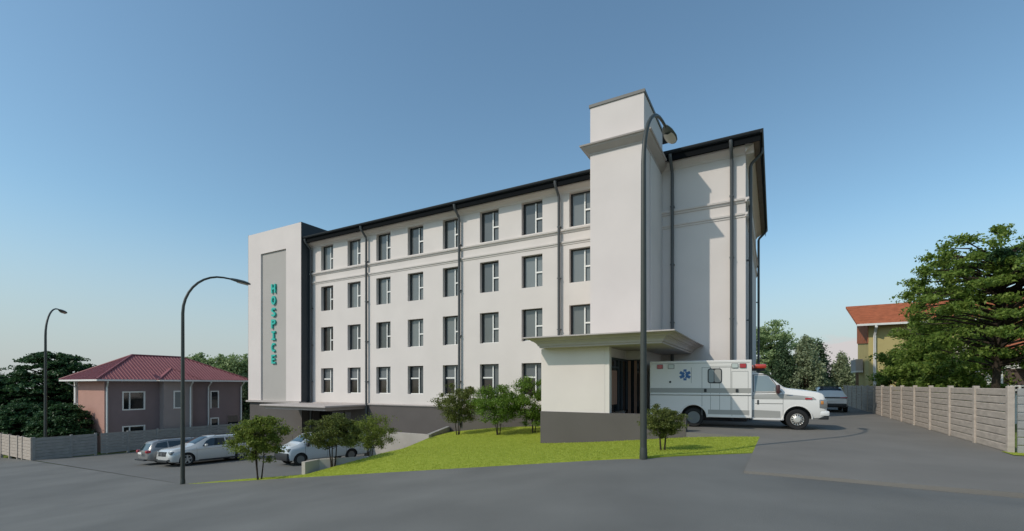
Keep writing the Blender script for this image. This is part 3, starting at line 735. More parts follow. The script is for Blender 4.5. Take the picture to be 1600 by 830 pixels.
la.location = (3.30, 11.74, -.06); la.rotation_euler.z = math.atan2(.83,.55)
la['label'] = 'tall curved street lamp in front of the stair tower, nearest to the camera'
lb = copy_tree(la); lb.location = (-14.18, 20.15, -2.53); lb['label'] = 'street lamp at the tip of the lawn in front of the parked estate cars'
lc = copy_tree(la); lc.location = (-35.1, 35.2, -3.7); lc.scale = (1.2,1.2,1.24); lc.rotation_euler.z = math.atan2(.9,-.42)
lc['label'] = 'street lamp behind the fence between the dark cedars and the red roofed house'

# ------------------------------------------------------------------ vehicles
def smooth_arr(a, k=2):
    a = np.array(a, float)
    for _ in range(k): b = a.copy(); b[1:-1] = (a[:-2]+2*a[1:-1]+a[2:])/4; a = b
    return a
class Car:
    """x runs from the nose (0) backwards (L); y to the right; z up."""
    def __init__(s, L, keys, n=90, sm=2):
        s.xs = np.linspace(0, L, n); k = np.array(keys, float)   # x, zbot, zshoulder, ztop, whalf, wtop
        s.p = {nm: smooth_arr(np.interp(s.xs, k[:,0], k[:,i+1]), sm) for i, nm in enumerate(('zb','zs','zt','w','wt'))}; s.L = L
    def g(s, nm, x): return float(np.interp(x, s.xs, s.p[nm]))
    def section(s, x):
        zb, zs, zt, w, wt = (s.g(q, x) for q in ('zb','zs','zt','w','wt'))
        pts = [(0,zb),(w*.85,zb),(w*.96,zb+.04),(w-.005,zb+.14)]
        for f in (.3,.55,.8): pts.append((w+.012*math.sin(f*3.14), zb+.14+(zs-.10-zb-.14)*f))
        pts += [(w-.012,zs-.06),(w-.045,zs)]
        ze = zt-.055
        for f in (.25,.5,.75,1): pts.append((w-.045+(wt-w+.045)*f, zs+(ze-zs)*f))
        pts += [(wt-.035,zt-.018),(wt-.12,zt+.0),(wt*.5,zt+.022),(0,zt+.03)]
        return pts
    def side_y(s, x, z):
        zs, zt, w, wt = (s.g(q, x) for q in ('zs','zt','w','wt')); ze = zt-.055
        if z <= zs-.06: return w+.008
        if z <= zs: return w-.012-.033*(z-zs+.06)/.06
        f = min(1, (z-zs)/max(.01, ze-zs)); return w-.045+(wt-w+.045)*f
    def top_z(s, x, y):
        zt, wt = s.g('zt', x), s.g('wt', x); a = abs(y)
        return float(np.interp(a, [0, wt*.5, wt-.12, wt-.035, wt], [zt+.03, zt+.022, zt, zt-.018, zt-.055]))
    def body(s, m, parent, arches=(), r=.36, name='body'):
        mb = MB(); rows = [s.section(x) for x in s.xs]; k = len(rows[0]); ring = 2*k-2; vs = []
        for x, sec in zip(s.xs, rows):
            vs += [(x, y, z) for y, z in sec] + [(x, -y, z) for y, z in sec[-2:0:-1]]
        fs = [(i*ring+j, i*ring+(j+1)%ring, (i+1)*ring+(j+1)%ring, (i+1)*ring+j) for i in range(len(rows)-1) for j in range(ring)]
        fs += [tuple(range(ring)), tuple((len(rows)-1)*ring+j for j in range(ring))]
        mb.add(vs, fs); o = mb.build(name, m, parent)
        if arches:
            cs = []
            for ax in arches:
                for sg in (-1, 1):
                    w = s.g('w', ax); c = MB(); c.lathe([(r, sg*(w-.34)), (r, sg*(w+.15))], (ax, 0, r*.86), 'y', 28)
                    c2 = c.build('cut', 'black'); cs.append(c2)
            M0 = M[m] if isinstance(m, str) else m
            pos = o.matrix_world.copy(); par = o.parent; o.parent = None
            boolean_cut(o, cs); o.parent = par
        me = o.data; me.polygons.foreach_set('use_smooth', [True]*len(me.polygons)); me.set_sharp_from_angle(angle=R(32))
        return o
    def decal(s, name, poly, m, parent, sides=(1,-1), off=.008, res=.12, thick=0):
        """flat-on-the-side panel that follows the body side; poly in (x, z)"""
        mb = MB()
        bm = bmesh.new(); bm.faces.new([bm.verts.new((p[0], p[1], 0)) for p in poly])
        for ax in (0, 1):
            lo = min(p[ax] for p in poly); hi = max(p[ax] for p in poly); n = int((hi-lo)/res)
            for i in range(1, n+1):
                co = [0,0,0]; co[ax] = lo+(hi-lo)*i/(n+1); no = [0,0,0]; no[ax] = 1
                bmesh.ops.bisect_plane(bm, geom=bm.verts[:]+bm.edges[:]+bm.faces[:], plane_co=co, plane_no=no)
        bm.verts.index_update()
        for sg in sides:
            mb = MB(); mb.add([(v.co.x, sg*(s.side_y(v.co.x, v.co.y)+off), v.co.y) for v in bm.verts], [[v.index for v in f.verts] for f in bm.faces])
            mb.build(name, m, parent, smooth=True)
        bm.free()
    def seams(s, name, m, parent, segs):
        for sg in (1, -1):
            mb = MB()
            for q in segs: s.line(*q[:3], mb, sides=(sg,), off=q[3] if len(q) > 3 else .006)
            mb.build(name, m, parent)
    def line(s, a, b, wd, mb, sides=(1,-1), off=.006):
        n = max(2, int(math.dist(a, b)/.1)); d = ((b[0]-a[0]), (b[1]-a[1])); l = math.hypot(*d); nx, nz_ = -d[1]/l*wd/2, d[0]/l*wd/2
        for sg in sides:
            vs = []
            for i in range(n+1):
                x = a[0]+d[0]*i/n; z = a[1]+d[1]*i/n
                for e in (-1, 1): vs.append((x+e*nx, sg*(s.side_y(x+e*nx, z+e*nz_)+off), z+e*nz_))
            mb.add(vs, [(2*i, 2*i+1, 2*i+3, 2*i+2) for i in range(n)])
    def top(s, name, x0, x1, y0, y1, m, parent, off=.01, inset=0):
        """panel lying on the top surface from x0 to x1; y0/y1 = half width at x0/x1"""
        mb = MB(); nx, ny = 14, 12; vs = []
        for i in range(nx+1):
            x = x0+(x1-x0)*i/nx; hw = y0+(y1-y0)*i/nx
            for j in range(ny+1):
                y = -hw+2*hw*j/ny; vs.append((x, y, s.top_z(x, y)+off))
        mb.add(vs, [(i*(ny+1)+j, i*(ny+1)+j+1, (i+1)*(ny+1)+j+1, (i+1)*(ny+1)+j) for i in range(nx) for j in range(ny)])
        return mb.build(name, m, parent, smooth=True)
def wheel(parent, x, y, r, wd, sg, rimm='rim', spokes=5, style='alloy', dual=False):
    mb = MB(); o_ = sg
    mb.lathe([(r*.66, -wd/2*o_), (r*.93, -wd/2*o_), (r, -wd*.36*o_), (r, wd*.36*o_), (r*.93, wd/2*o_), (r*.68, wd/2*o_), (r*.64, wd*.40*o_), (r*.62, wd*.1*o_)], (x, y, r), 'y', 32)
    t = mb.build('wheel', 'tyre', parent, smooth=True)
    mb = MB(); yo = y+sg*wd*.36
    if style == 'alloy':
        mb.lathe([(r*.65, -sg*.02), (r*.66, sg*.03), (r*.60, sg*.035), (r*.59, -sg*.04)], (x, yo, r), 'y', 32, caps=False)
        for k in range(spokes):
            a = 2*math.pi*k/spokes+.3; ca, sa = math.cos(a), math.sin(a)
            p = [(.0,-.035*r/.33),(r*.60,-.042*r/.33),(r*.60,.042*r/.33),(0,.035*r/.33)]
            mb.prism([(x+ca*q[0]-sa*q[1], r+sa*q[0]+ca*q[1]) for q in p], yo-.01*sg, yo+.025*sg, 'xz')
        mb.lathe([(r*.16, sg*.04), (r*.15, -sg*.02)], (x, yo, r), 'y', 16)
    elif style == 'steel':
        mb.lathe([(r*.64, sg*.01), (r*.58, -sg*.02), (r*.50, -sg*.05), (r*.34, -sg*.05), (r*.28, sg*.0), (r*.15, sg*.01), (r*.14, -sg*.06)], (x, yo, r), 'y', 28)
        for k in range(8):
            a = 2*math.pi*k/8; mb.lathe([(r*.05, -sg*.03), (r*.05, -sg*.052)], (x+math.cos(a)*r*.43, yo, r+math.sin(a)*r*.43), 'y', 8)
    else:
        mb.lathe([(r*.60, sg*.0), (r*.56, sg*.03), (r*.50, sg*.02), (r*.30, sg*.05), (r*.24, sg*.075), (r*.0+.01, sg*.08)], (x, yo, r), 'y', 32)
    ro = mb.build('rim', rimm, t, smooth=True)
    mb = MB(); mb.lathe([(r*.62, 0), (r*.62, -sg*.02)], (x, yo-sg*.035, r), 'y', 24)
    if style == 'cover':
        for k in range(14):
            a = 2*math.pi*k/14; q = [(r*.36,-.013),(r*.52,-.02),(r*.52,.02),(r*.36,.013)]; ca, sa = math.cos(a), math.sin(a)
            mb.prism([(x+ca*e[0]-sa*e[1], r+sa*e[0]+ca*e[1]) for e in q], yo+.025*sg, yo+.052*sg, 'xz')
    mb.build('rim_shadow', 'black', t)
    return t
def rbox(x0,x1,y0,y1,z0,z1,name,m,parent,bv=.02):
    mb = MB(); mb.box(x0,x1,y0,y1,z0,z1); return mb.build(name, m, parent, smooth=True, bevel=bv)
def place(root, wheel_xy, ref, fwd, H, axles=(0, 3), sc=1):
    """put local point ref (x, y) at world wheel_xy, local -x looking along fwd, and rest it on the ground H"""
    a = math.atan2(-fwd[1], -fwd[0]); c, s_ = math.cos(a), math.sin(a); rx_, ry_ = ref[0]*sc, ref[1]*sc
    lx, ly = wheel_xy[0]-(c*rx_-s_*ry_), wheel_xy[1]-(s_*rx_+c*ry_)
    def h(x, y=0): x *= sc; y *= sc; return H(lx+c*x-s_*y, ly+s_*x+c*y)
    z0, z1 = h(axles[0]), h(axles[1]); pitch = -math.atan2(z1-z0, (axles[1]-axles[0])*sc)
    roll = math.atan2(h(axles[0], .8)-h(axles[0], -.8), 1.6*sc)
    root.rotation_euler = (roll, pitch, a); root.scale = (sc, sc, sc)
    root.location = (lx, ly, z0+math.tan(pitch)*axles[0]*sc+.008)
def hatch_car(name, label, paint, dims, kind):
    L, Wd, Ht, wb, fo, r = dims; w = Wd/2
    root = empty(name, (0,0,0), 0, label, 'car')
    if kind == 'estate':
        keys = [(0,.30,.60,.68,w*.74,w*.62),(.03,.26,.68,.78,w*.83,w*.72),(.12,.22,.74,.86,w*.92,w*.80),(.35,.20,.80,.93,w*.98,w*.86),(.8,.20,.86,.99,w,w*.86),(1.05,.20,.89,1.04,w,w*.84),
                (1.2,.2,.90,1.10,w,w*.78),(1.85,.2,.92,Ht-.07,w,w*.68),(2.2,.2,.93,Ht,w,w*.67),(3.6,.2,.96,Ht-.01,w,w*.67),(4.15,.2,.98,Ht-.06,w*.99,w*.66),(4.4,.22,.98,Ht-.14,w*.98,w*.64),(L-.12,.26,.96,1.02,w*.93,w*.80),(L-.02,.3,.85,.90,w*.88,w*.78),(L,.34,.8,.84,w*.82,w*.72)]
    else:
        keys = [(0,.36,.62,.72,w*.74,w*.64),(.05,.32,.72,.84,w*.84,w*.74),(.25,.28,.84,.98,w*.96,w*.86),(.9,.28,.94,1.06,w,w*.88),(1.2,.28,.98,1.14,w,w*.82),(1.95,.28,1.02,Ht-.06,w,w*.72),(2.5,.28,1.02,Ht,w,w*.71),
                (3.6,.28,1.04,Ht-.03,w,w*.70),(4.15,.3,1.05,Ht-.10,w*.98,w*.66),(4.4,.32,1.06,1.30,w*.95,w*.74),(L-.10,.36,1.0,1.10,w*.92,w*.84),(L,.42,.9,.98,w*.84,w*.76)]
    k = [(x*L/4.75 if x < L-.3 else x, *q) for x, *q in keys]; k.sort()
    c = Car(L, k, sm=3); c.body(paint, root, (fo, fo+wb), r*1.12)
    for sx in (1, -1):
        for ax in (fo, fo+wb): wheel(root, ax, sx*(w-.11), r, .22, sx)
    return root, c, w
# --- white estate, nose towards the camera
def estate(name, label, paint):
    root, c, w = hatch_car(name, label, paint, (4.70, 1.84, 1.50, 2.82, .80, .345), 'estate')
    fr = c.top('windscreen', 1.24, 1.94, w*.74, w*.62, 'carglass', root)
    c.decal('side_window', [(1.55,.965),(2.75,.985),(2.75,1.37),(2.05,1.37),(1.8,1.24)], 'carglass', root)
    c.decal('side_window', [(2.83,.985),(3.62,1.0),(3.62,1.37),(2.83,1.37)], 'carglass', root)
    c.decal('side_window', [(3.70,1.0),(4.35,1.05),(4.2,1.28),(3.70,1.36)], 'carglass', root)
    c.top('rear_window', 4.46, 4.72, w*.56, w*.68, 'carglass', root)
    c.seams('door_seam', 'seam', root, [((x,.35),(x,.95),.012) for x in (1.25, 2.79, 3.66)]+[((1.0,.80),(4.5,.90),.012)])
    c.seams('sill_trim', 'black_plastic', root, [((1.35,.25),(3.40,.25),.06)])
    for sg in (1,-1):
        rbox(.04,.34,sg*w*.58,sg*w*.90,.62,.80,'headlight','headlight',root,.05)
        rbox(-.01,.10,sg*w*.55,sg*w*.80,.30,.40,'fog_light','black_plastic',root,.03)
        rbox(L_-.30 if False else 4.52,4.80,sg*w*.66,sg*w*.93,.72,.90,'tail_light','red_lamp',root,.05)
        rbox(1.62,1.74,min(sg*(w-.02),sg*(w+.17)),max(sg*(w-.02),sg*(w+.17)),.97,1.10,'mirror',paint,root,.04)
    g = rbox(-.03,.08,-.42,.42,.54,.78,'grille','black_plastic',root,.04)
    mb = MB()
    for z in (.60,.66,.72): mb.box(-.045,-.028,-.40,.40,z-.009,z+.009)
    mb.lathe([(.09,-.05),(.085,-.03)],(0,0,.66),'x',20); mb.build('grille_bar', 'chrome', g)
    rbox(-.04,.12,-w*.62,w*.62,.22,.36,'air_intake','black_plastic',root,.03)
    rbox(4.70,4.90,-w*.80,w*.80,.28,.36,'rear_valance','black_plastic',root,.03)
    rbox(4.83,4.87,-.27,.27,.66,.78,'number_plate','white',root,.005)
    mb = MB()
    for sg in (1,-1): mb.tube([(2.3,sg*w*.62,1.50),(2.4,sg*w*.62,1.545),(3.9,sg*w*.62,1.52),(4.1,sg*w*.62,1.46)], .016, 6)
    mb.build('roof_rail', 'black_plastic', root, smooth=True)
    return root, w
L_ = 4.85
e1, w1 = estate('parked_car', 'pearl white estate car facing the road, between street lamp and tree', 'carpearl')
place(e1, (-18.9, 27.25), (.80, -w1), (-.53, -.848), H_lot, (.8, 3.62), 1.10)
e2, w2_ = estate('parked_car', 'silver estate car seen from the rear behind the white estate car', 'carsilver')
place(e2, (-21.0, 28.7), (.80+2.82, w2_), (.57, .82), H_lot, (.8, 3.62), 1.0)
# --- SUV
def suv():
    root, c, w = hatch_car('parked_car', 'white crossover car parked tail towards the camera beyond the ambulance', 'carwhite', (4.65, 1.92, 1.62, 2.75, .88, .36), 'suv')
    c.top('rear_window', 3.95, 4.28, w*.60, w*.70, 'carglass', root)
    c.decal('side_window', [(1.8,1.07),(2.75,1.08),(2.75,1.46),(2.3,1.48)], 'carglass', root); c.decal('side_window', [(2.82,1.08),(3.95,1.12),(3.7,1.42),(2.82,1.47)], 'carglass', root)
    c.top('windscreen', 1.3, 1.95, w*.78, w*.66, 'carglass', root)
    rbox(4.45,4.67,-w*.88,w*.88,.90,.99,'light_bar','black_plastic',root,.03)
    for sg in (1,-1): rbox(4.42,4.69,sg*w*.50,sg*w*.90,.93,.985,'tail_light','red_lamp',root,.02)
    rbox(4.40,4.70,-w*.86,w*.86,.34,.58,'rear_bumper','black_plastic',root,.06)
    rbox(4.655,4.68,-.27,.27,.70,.82,'number_plate','white',root,.005)
    rbox(3.95,4.16,-w*.60,w*.60,1.50,1.545,'spoiler','black_plastic',root,.02)
    rbox(2.0,3.8,-w*.55,w*.55,1.60,1.66,'roof_panel','black_plastic',root,.02)
    return root, w
sv, ws = suv(); place(sv, (20.8, 30.6), (4.0, 0), (.489, .872), lambda x, y: .004)
# --- van
def van():
    root = empty('white_van', (0,0,0), 0, 'white panel van facing the road behind the low wall and shrubs', 'van'); w = .99
    k = [(0,.40,.76,.90,w*.84,w*.76),(.04,.34,.86,1.0,w*.92,w*.84),(.15,.28,.96,1.08,w*.98,w*.86),(.60,.28,1.04,1.20,w,w*.86),(.75,.28,1.07,1.28,w,w*.84),(1.4,.28,1.1,1.72,w,w*.82),(1.65,.28,1.1,1.80,w,w*.82),(4.8,.3,1.1,1.80,w,w*.82),(5.0,.32,1.1,1.76,w*.99,w*.80),(5.12,.36,1.05,1.5,w*.97,w*.84),(5.15,.4,1.0,1.2,w*.95,w*.86)]
    c = Car(5.15, k, sm=2); c.body('vanwhite', root, (.72, 3.85), .40)
    for sx in (1,-1):
        for ax in (.72, 3.85): wheel(root, ax, sx*(w-.12), .345, .22, sx, 'rim_dark', 5, 'steel')
        rbox(.02,.30,sx*w*.60,sx*w*.93,.80,1.0,'headlight','headlight',root,.05)
        rbox(5.04,5.16,sx*w*.82,sx*w*.94,.85,1.25,'tail_light','red_lamp',root,.02)
        rbox(1.02,1.16,min(sx*(w-.03),sx*(w+.2)),max(sx*(w-.03),sx*(w+.2)),1.06,1.32,'mirror','black_plastic',root,.04)
    c.top('windscreen', .80, 1.40, w*.80, w*.72, 'carglass', root)
    c.decal('side_window', [(1.0,1.15),(2.2,1.15),(2.2,1.62),(1.6,1.62),(1.32,1.46)], 'carglass', root)
    c.decal('side_window', [(2.35,1.15),(3.45,1.15),(3.45,1.62),(2.35,1.62)], 'cabglass', root)
    c.decal('side_window', [(3.6,1.15),(4.8,1.15),(4.75,1.62),(3.6,1.62)], 'cabglass', root)
    c.seams('door_seam', 'black_plastic', root, [((x,.4),(x,1.65),.014) for x in (.98, 2.28, 3.5)]+[((2.5,1.02),(4.9,1.02),.03)])
    rbox(-.06,.18,-w*.93,w*.93,.30,.74,'front_bumper','black_plastic',root,.07)
    rbox(-.01,.16,-w*.57,w*.57,.76,.93,'grille','black_plastic',root,.04)
    return root, w
vn, wv = van(); place(vn, (-11.75, 26.05), (.72, -wv), (-.68, -.73), H_lot, (.72, 3.85), .97)
# --- ambulance
def ambulance():
    root = empty('ambulance', (0,0,0), 0, 'white and grey ambulance with a box body backed up to the porch canopy', 'ambulance')
    FW = 1.0; r = .40; wc = .98; RW = FW+3.83; BF = 2.62; BR = 6.62; wb = 1.13
    k = [(0,.50,1.12,1.22,wc*.88,wc*.80),(.04,.48,1.18,1.30,wc*.91,wc*.83),(.10,.46,1.24,1.42,wc*.94,wc*.85),(.25,.44,1.28,1.48,wc*.96,wc*.85),(.6,.42,1.34,1.54,wc*.98,wc*.85),(1.25,.40,1.42,1.62,wc,wc*.84),(1.42,.38,1.45,1.67,wc,wc*.82),(1.95,.38,1.45,2.12,wc,wc*.80),(2.2,.38,1.45,2.25,wc,wc*.80),(2.45,.38,1.45,2.30,wc,wc*.80),(2.66,.38,1.45,2.30,wc,wc*.80)]
    c = Car(2.66, k, n=120, sm=1); cb = c.body('ambwhite', root, (FW,), .50, 'cab')
    # box body
    bx = MB(); bx.box(BF, BR, -wb, wb, .42, 2.80); bo = bx.build('box_body', 'ambwhite', root, bevel=.03)
    cs = []
    for sg in (1,-1):
        cmb = MB(); cmb.lathe([(.50, sg*(wb-.45)), (.50, sg*(wb+.1))], (RW,0,.42), 'y', 32); cs.append(cmb.build('cut', 'black'))
    bo.parent = None; boolean_cut(bo, cs); bo.parent = root
    for sx in (1,-1):
        wheel(root, FW, sx*(wc-.12), r, .24, sx, 'hubcap', 5, 'cover'); wheel(root, RW, sx*(wb-.16), r, .24, sx, 'rim_dark', 5, 'steel')
    def both(f):
        for sg in (1,-1): f(sg)
    def side(name, m, x0, x1, z0, z1, pr=.01, bv=0):
        out = []
        for sg in (1,-1):
            mb = MB(); ys = sorted((sg*(wb-.01), sg*(wb+pr))); mb.box(x0,x1,ys[0],ys[1],z0,z1); out.append(mb.build(name, m, root, bevel=bv))
        return out
    side('grey_band', 'ambgrey', BF+.03, BR-.03, 1.44, 1.64, .006)
    side('rub_rail', 'ambwhite', BF+.03, BR-.03, 1.355, 1.40, .03, .01); side('rail_groove', 'seam', BF+.03, BR-.03, 1.325, 1.354, .008)
    side('lower_band', 'ambgrey', BF+.10, RW-.56, .55, .74, .006)
    # door outlines
    mb = MB()
    for sg in (1,-1):
        ys = sorted((sg*(wb-.01), sg*(wb+.004)))
        def vl(x, z0, z1): mb.box(x-.007,x+.007,*ys,z0,z1)
        def hl_(x0, x1, z): mb.box(x0,x1,*ys,z-.007,z+.007)
        for (x0, x1, z0, z1) in ((BF+.14,BF+.74,.50,2.33),(BF+.78,BF+1.55,.55,2.55),):
            vl(x0,z0,z1); vl(x1,z0,z1); hl_(x0,x1,z1)
        vl(BF+1.2,.55,2.52)
        vl(BF+2.0-.12,.50,2.52); hl_(BF+.78,BF+1.88,2.50); hl_(BF+.08,BR-.08,2.69); vl(BF+2.0+.3,1.85,2.52)
    mb.build('door_seam', 'seam', root)
    # side window, lights, handles
    for sg in (1,-1):
        def yb(a, b): return sorted((sg*(wb+a), sg*(wb+b)))
        x0, x1 = BF+1.15, BF+1.62
        def rr(x0,x1,z0,z1,rad,name,m,a,b,par=root):
            pts = []
            for cx,cz,st in ((x1-rad,z1-rad,0),(x0+rad,z1-rad,90),(x0+rad,z0+rad,180),(x1-rad,z0+rad,270)):
                for q in range(0,91,18): pts.append((cx+rad*math.cos(R(st+q)), cz+rad*math.sin(R(st+q))))
            mb = MB(); y_ = yb(a,b); mb.prism(pts, y_[0], y_[1], 'xz'); return mb.build(name, m, par)
        fr = rr(x0-.04,x1+.04,1.84,2.46,.10,'side_window','black_plastic',-.01,.012)
        rr(x0,x0+.25,1.88,2.42,.07,'pane','white' if False else 'ambgrey',.012,.018,fr); rr(x0+.27,x1,1.88,2.42,.07,'pane','cabglass',.012,.018,fr)
        for (lx, m_) in ((BF+.38,'red_lamp'),(BF+.68,'clear_lamp'),(BR-.22,'clear_lamp'),(BR-.52,'red_lamp')) if False else ((BF+.34,'red_lamp'),(BF+.64,'clear_lamp'),(BR-.88,'clear_lamp'),(BR-.42,'red_lamp')):
            fr = rr(lx-.14,lx+.12,2.46,2.66,.03,'side_light','seam',-.01,.015); rr(lx-.12,lx+.10,2.48,2.64,.025,'lens',m_,.015,.045,fr)
        for hx_ in (BF+.55, BF+1.75): rr(hx_-.05,hx_+.05,1.47,1.61,.02,'door_handle','black_plastic',.0,.03)
        # star of life
        cx, cz = BF+2.55, 2.20; mb = MB(); y_ = yb(-.01,.007)
        for a in (0,60,120):
            ca, sa = math.cos(R(a+90)), math.sin(R(a+90)); q = [(-.235,-.062),(.235,-.062),(.235,.062),(-.235,.062)]
            e = .0006*a/60; mb.prism([(cx+ca*p[0]-sa*p[1], cz+sa*p[0]+ca*p[1]) for p in q], min(y_[0],y_[1])-(e if sg<0 else 0), max(y_)+(e if sg>0 else 0), 'xz')
        so = mb.build('star_emblem', 'blue', root)
        mb = MB(); y_ = yb(.008,.012); mb.box(cx-.008,cx+.008,*y_,cz-.17,cz+.17)
        pts = [(cx+.035*math.sin(t*2.6), sg*(wb+.011), cz-.13+.26*t/6) for t in [i*.3 for i in range(21)]]
        mb.tube(pts, .009, 5); mb.build('rod_and_snake', 'white', so)
        mb = MB(); y_ = yb(-.01,.02); mb.lathe([(.045, y_[0]),(.045,y_[1])],(BR-1.22 if False else BF+3.15,0,1.90),'y',16); mb.build('filler_cap','black_plastic',root)
        # wheel arch trim
        mb = MB(); pts = [(RW+.53*math.cos(R(a)), sg*(wb+.01), .42+.53*math.sin(R(a))) for a in range(0,181,12)]; mb.tube(pts, .03, 6); mb.build('arch_trim', 'ambwhite', root, smooth=True)
    # beacon above the cab on the box front
    mb = MB(); mb.box(BF-.52,BF-.02,-.75,.75,2.36,2.44); bb = mb.build('light_bar', 'black_plastic', root, bevel=.02)
    for y in (-.62,.62): rbox(BF-.56,BF-.10,y-.26,y+.26,2.445,2.63,'beacon','orange_red',bb,.07)
    mb = MB(); mb.box(BF-.20,BF+.001,-.7,.7,2.22,2.40); mb.build('cab_fairing','ambwhite',root)
    # cab trim
    c.top('windscreen', 1.46, 2.16, wc*.80, wc*.70, 'carglass', root)
    c.decal('side_window', [(1.58,1.52),(2.50,1.52),(2.50,2.15),(2.10,2.15),(1.98,2.10)], 'cabglass', root, off=.012)
    P_ = [(1.54,1.48),(2.54,1.48),(2.54,2.19),(2.08,2.19),(1.95,2.12),(1.54,1.48)]
    c.seams('window_seal', 'black_plastic', root, [(a, b, .025, .010) for a, b in zip(P_[:-1], P_[1:])])
    c.decal('grey_band', [(.36,1.20),(2.6,1.20),(2.6,1.43),(1.4,1.41),(.45,1.30)], 'ambgrey', root, off=.006)
    c.decal('lower_band', [(1.60,.48),(2.6,.48),(2.6,.76),(1.60,.72)], 'ambgrey', root, off=.006)
    c.seams('door_seam', 'seam', root, [((1.50,.52),(1.50,1.48),.014),((2.57,.48),(2.57,2.2),.014),((1.5,1.02),(2.5,1.02),.025,.008)])
    c.decal('badge', [(.50,1.20),(.74,1.20),(.74,1.265),(.50,1.265)], 'red_lamp', root, off=.02)
    c.seams('name_plate', 'chrome', root, [((1.15,1.36),(1.40,1.365),.018,.014)])
    for sg in (1,-1):
        hlt = rbox(-.01,.26,*sorted((sg*wc*.62,sg*wc*.985)),.86,1.20,'headlight','headlight',root,.03)
        rbox(.12,.21,*sorted((sg*wc*.95,sg*wc*1.0)),1.02,1.15,'indicator','amber',root,.01)
        a = sorted((sg*(wc-.02),sg*(wc+.22))); rbox(1.62,1.76,*a,1.42,1.78,'mirror','mirror',root,.05)
        mb = MB(); mb.box(2.36,2.42,*sorted((sg*(wc),sg*(wc+.03))),.98,1.16); mb.build('door_handle','black_plastic',root,bevel=.01)
        mb = MB(); mb.box(1.52,2.60,*sorted((sg*(wc-.25),sg*(wc+.06))),.36,.43); mb.build('running_board','ambwhite',root,bevel=.01)
        mb = MB(); pts = [(FW+.50*math.cos(R(a)), sg*(wc+.0), .45+.50*math.sin(R(a))) for a in range(-10,191,12)]; mb.tube(pts, .022, 6); mb.build('arch_trim','ambwhite',root,smooth=True)
    g = rbox(-.03,.06,-.62,.62,.80,1.10,'grille','black_plastic',root,.02); mb = MB()
    for z in (.86,.93,1.0,1.06): mb.box(-.045,-.028,-.6,.6,z-.012,z+.012)
    mb.build('grille_bar','chrome',g)
    rbox(-.09,.24,-wc*.97,wc*.97,.56,.76,'front_bumper','carwhite',root,.05); rbox(-.07,.26,-wc*.92,wc*.92,.42,.56,'bumper_valance','black_plastic',root,.03)
    rbox(BR-.02,BR+.25,-1.0,1.0,.48,.58,'rear_step','black_plastic',root,.02)
    return root
am = ambulance()
# nose is local -x; its right side is local +y when it looks right of the picture
place(am, (11.29, 18.5), (1.0, .98), (.925, -.38), lambda x, y: .004)

# ------------------------------------------------------------------ trees
def leaves_mesh(name, cen, size, m, parent, tilt=.6, aspect=.55, seed=0, droop=0):
    """cen (n,3) leaf centres; each leaf a kinked diamond of two triangles"""
    rg = np.random.default_rng(seed); n = len(cen)
    nrm = rg.normal(size=(n,3))*tilt; nrm[:,2] += 1; nrm /= np.linalg.norm(nrm, axis=1)[:,None]
    d = rg.normal(size=(n,3)); d -= (d*nrm).sum(1)[:,None]*nrm; d /= np.linalg.norm(d, axis=1)[:,None]
    e = np.cross(nrm, d); sz = size*rg.uniform(.6,1.35,size=(n,1))
    v = np.empty((n,4,3)); v[:,0] = cen-d*sz; v[:,1] = cen+e*sz*aspect; v[:,2] = cen+d*sz - np.array([0,0,1])*sz*droop; v[:,3] = cen-e*sz*aspect
    me = bpy.data.meshes.new(name); me.vertices.add(n*4); me.vertices.foreach_set('co', v.reshape(-1))
    me.loops.add(n*4); me.loops.foreach_set('vertex_index', np.arange(n*4)); me.polygons.add(n)
    me.polygons.foreach_set('loop_start', np.arange(n)*4); me.polygons.foreach_set('loop_total', np.full(n,4)); me.update(calc_edges=True)
    me.materials.append(m); o = bpy.data.objects.new(name, me); COL.objects.link(o); o.parent = parent; return o
LM = {'shrub': leafmat('leaf_shrub', (.10,.145,.02), (.25,.30,.05)), 'shrub_dark': leafmat('leaf_shrub_dark', (.07,.095,.022), (.19,.215,.05)),
      'shrub_green': leafmat('leaf_shrub_green', (.075,.155,.018), (.20,.30,.045)),
      'big': leafmat('leaf_big', (.11,.19,.03), (.29,.38,.08), .5), 'cedar': leafmat('leaf_cedar', (.022,.062,.024), (.075,.15,.05), .25),
      'pale': leafmat('leaf_pale', (.22,.30,.12), (.38,.47,.22), .4), 'conifer': leafmat('leaf_conifer', (.05,.10,.045), (.13,.18,.09), .3),
      'olive': leafmat('leaf_olive', (.20,.25,.13), (.36,.40,.24), .35)}
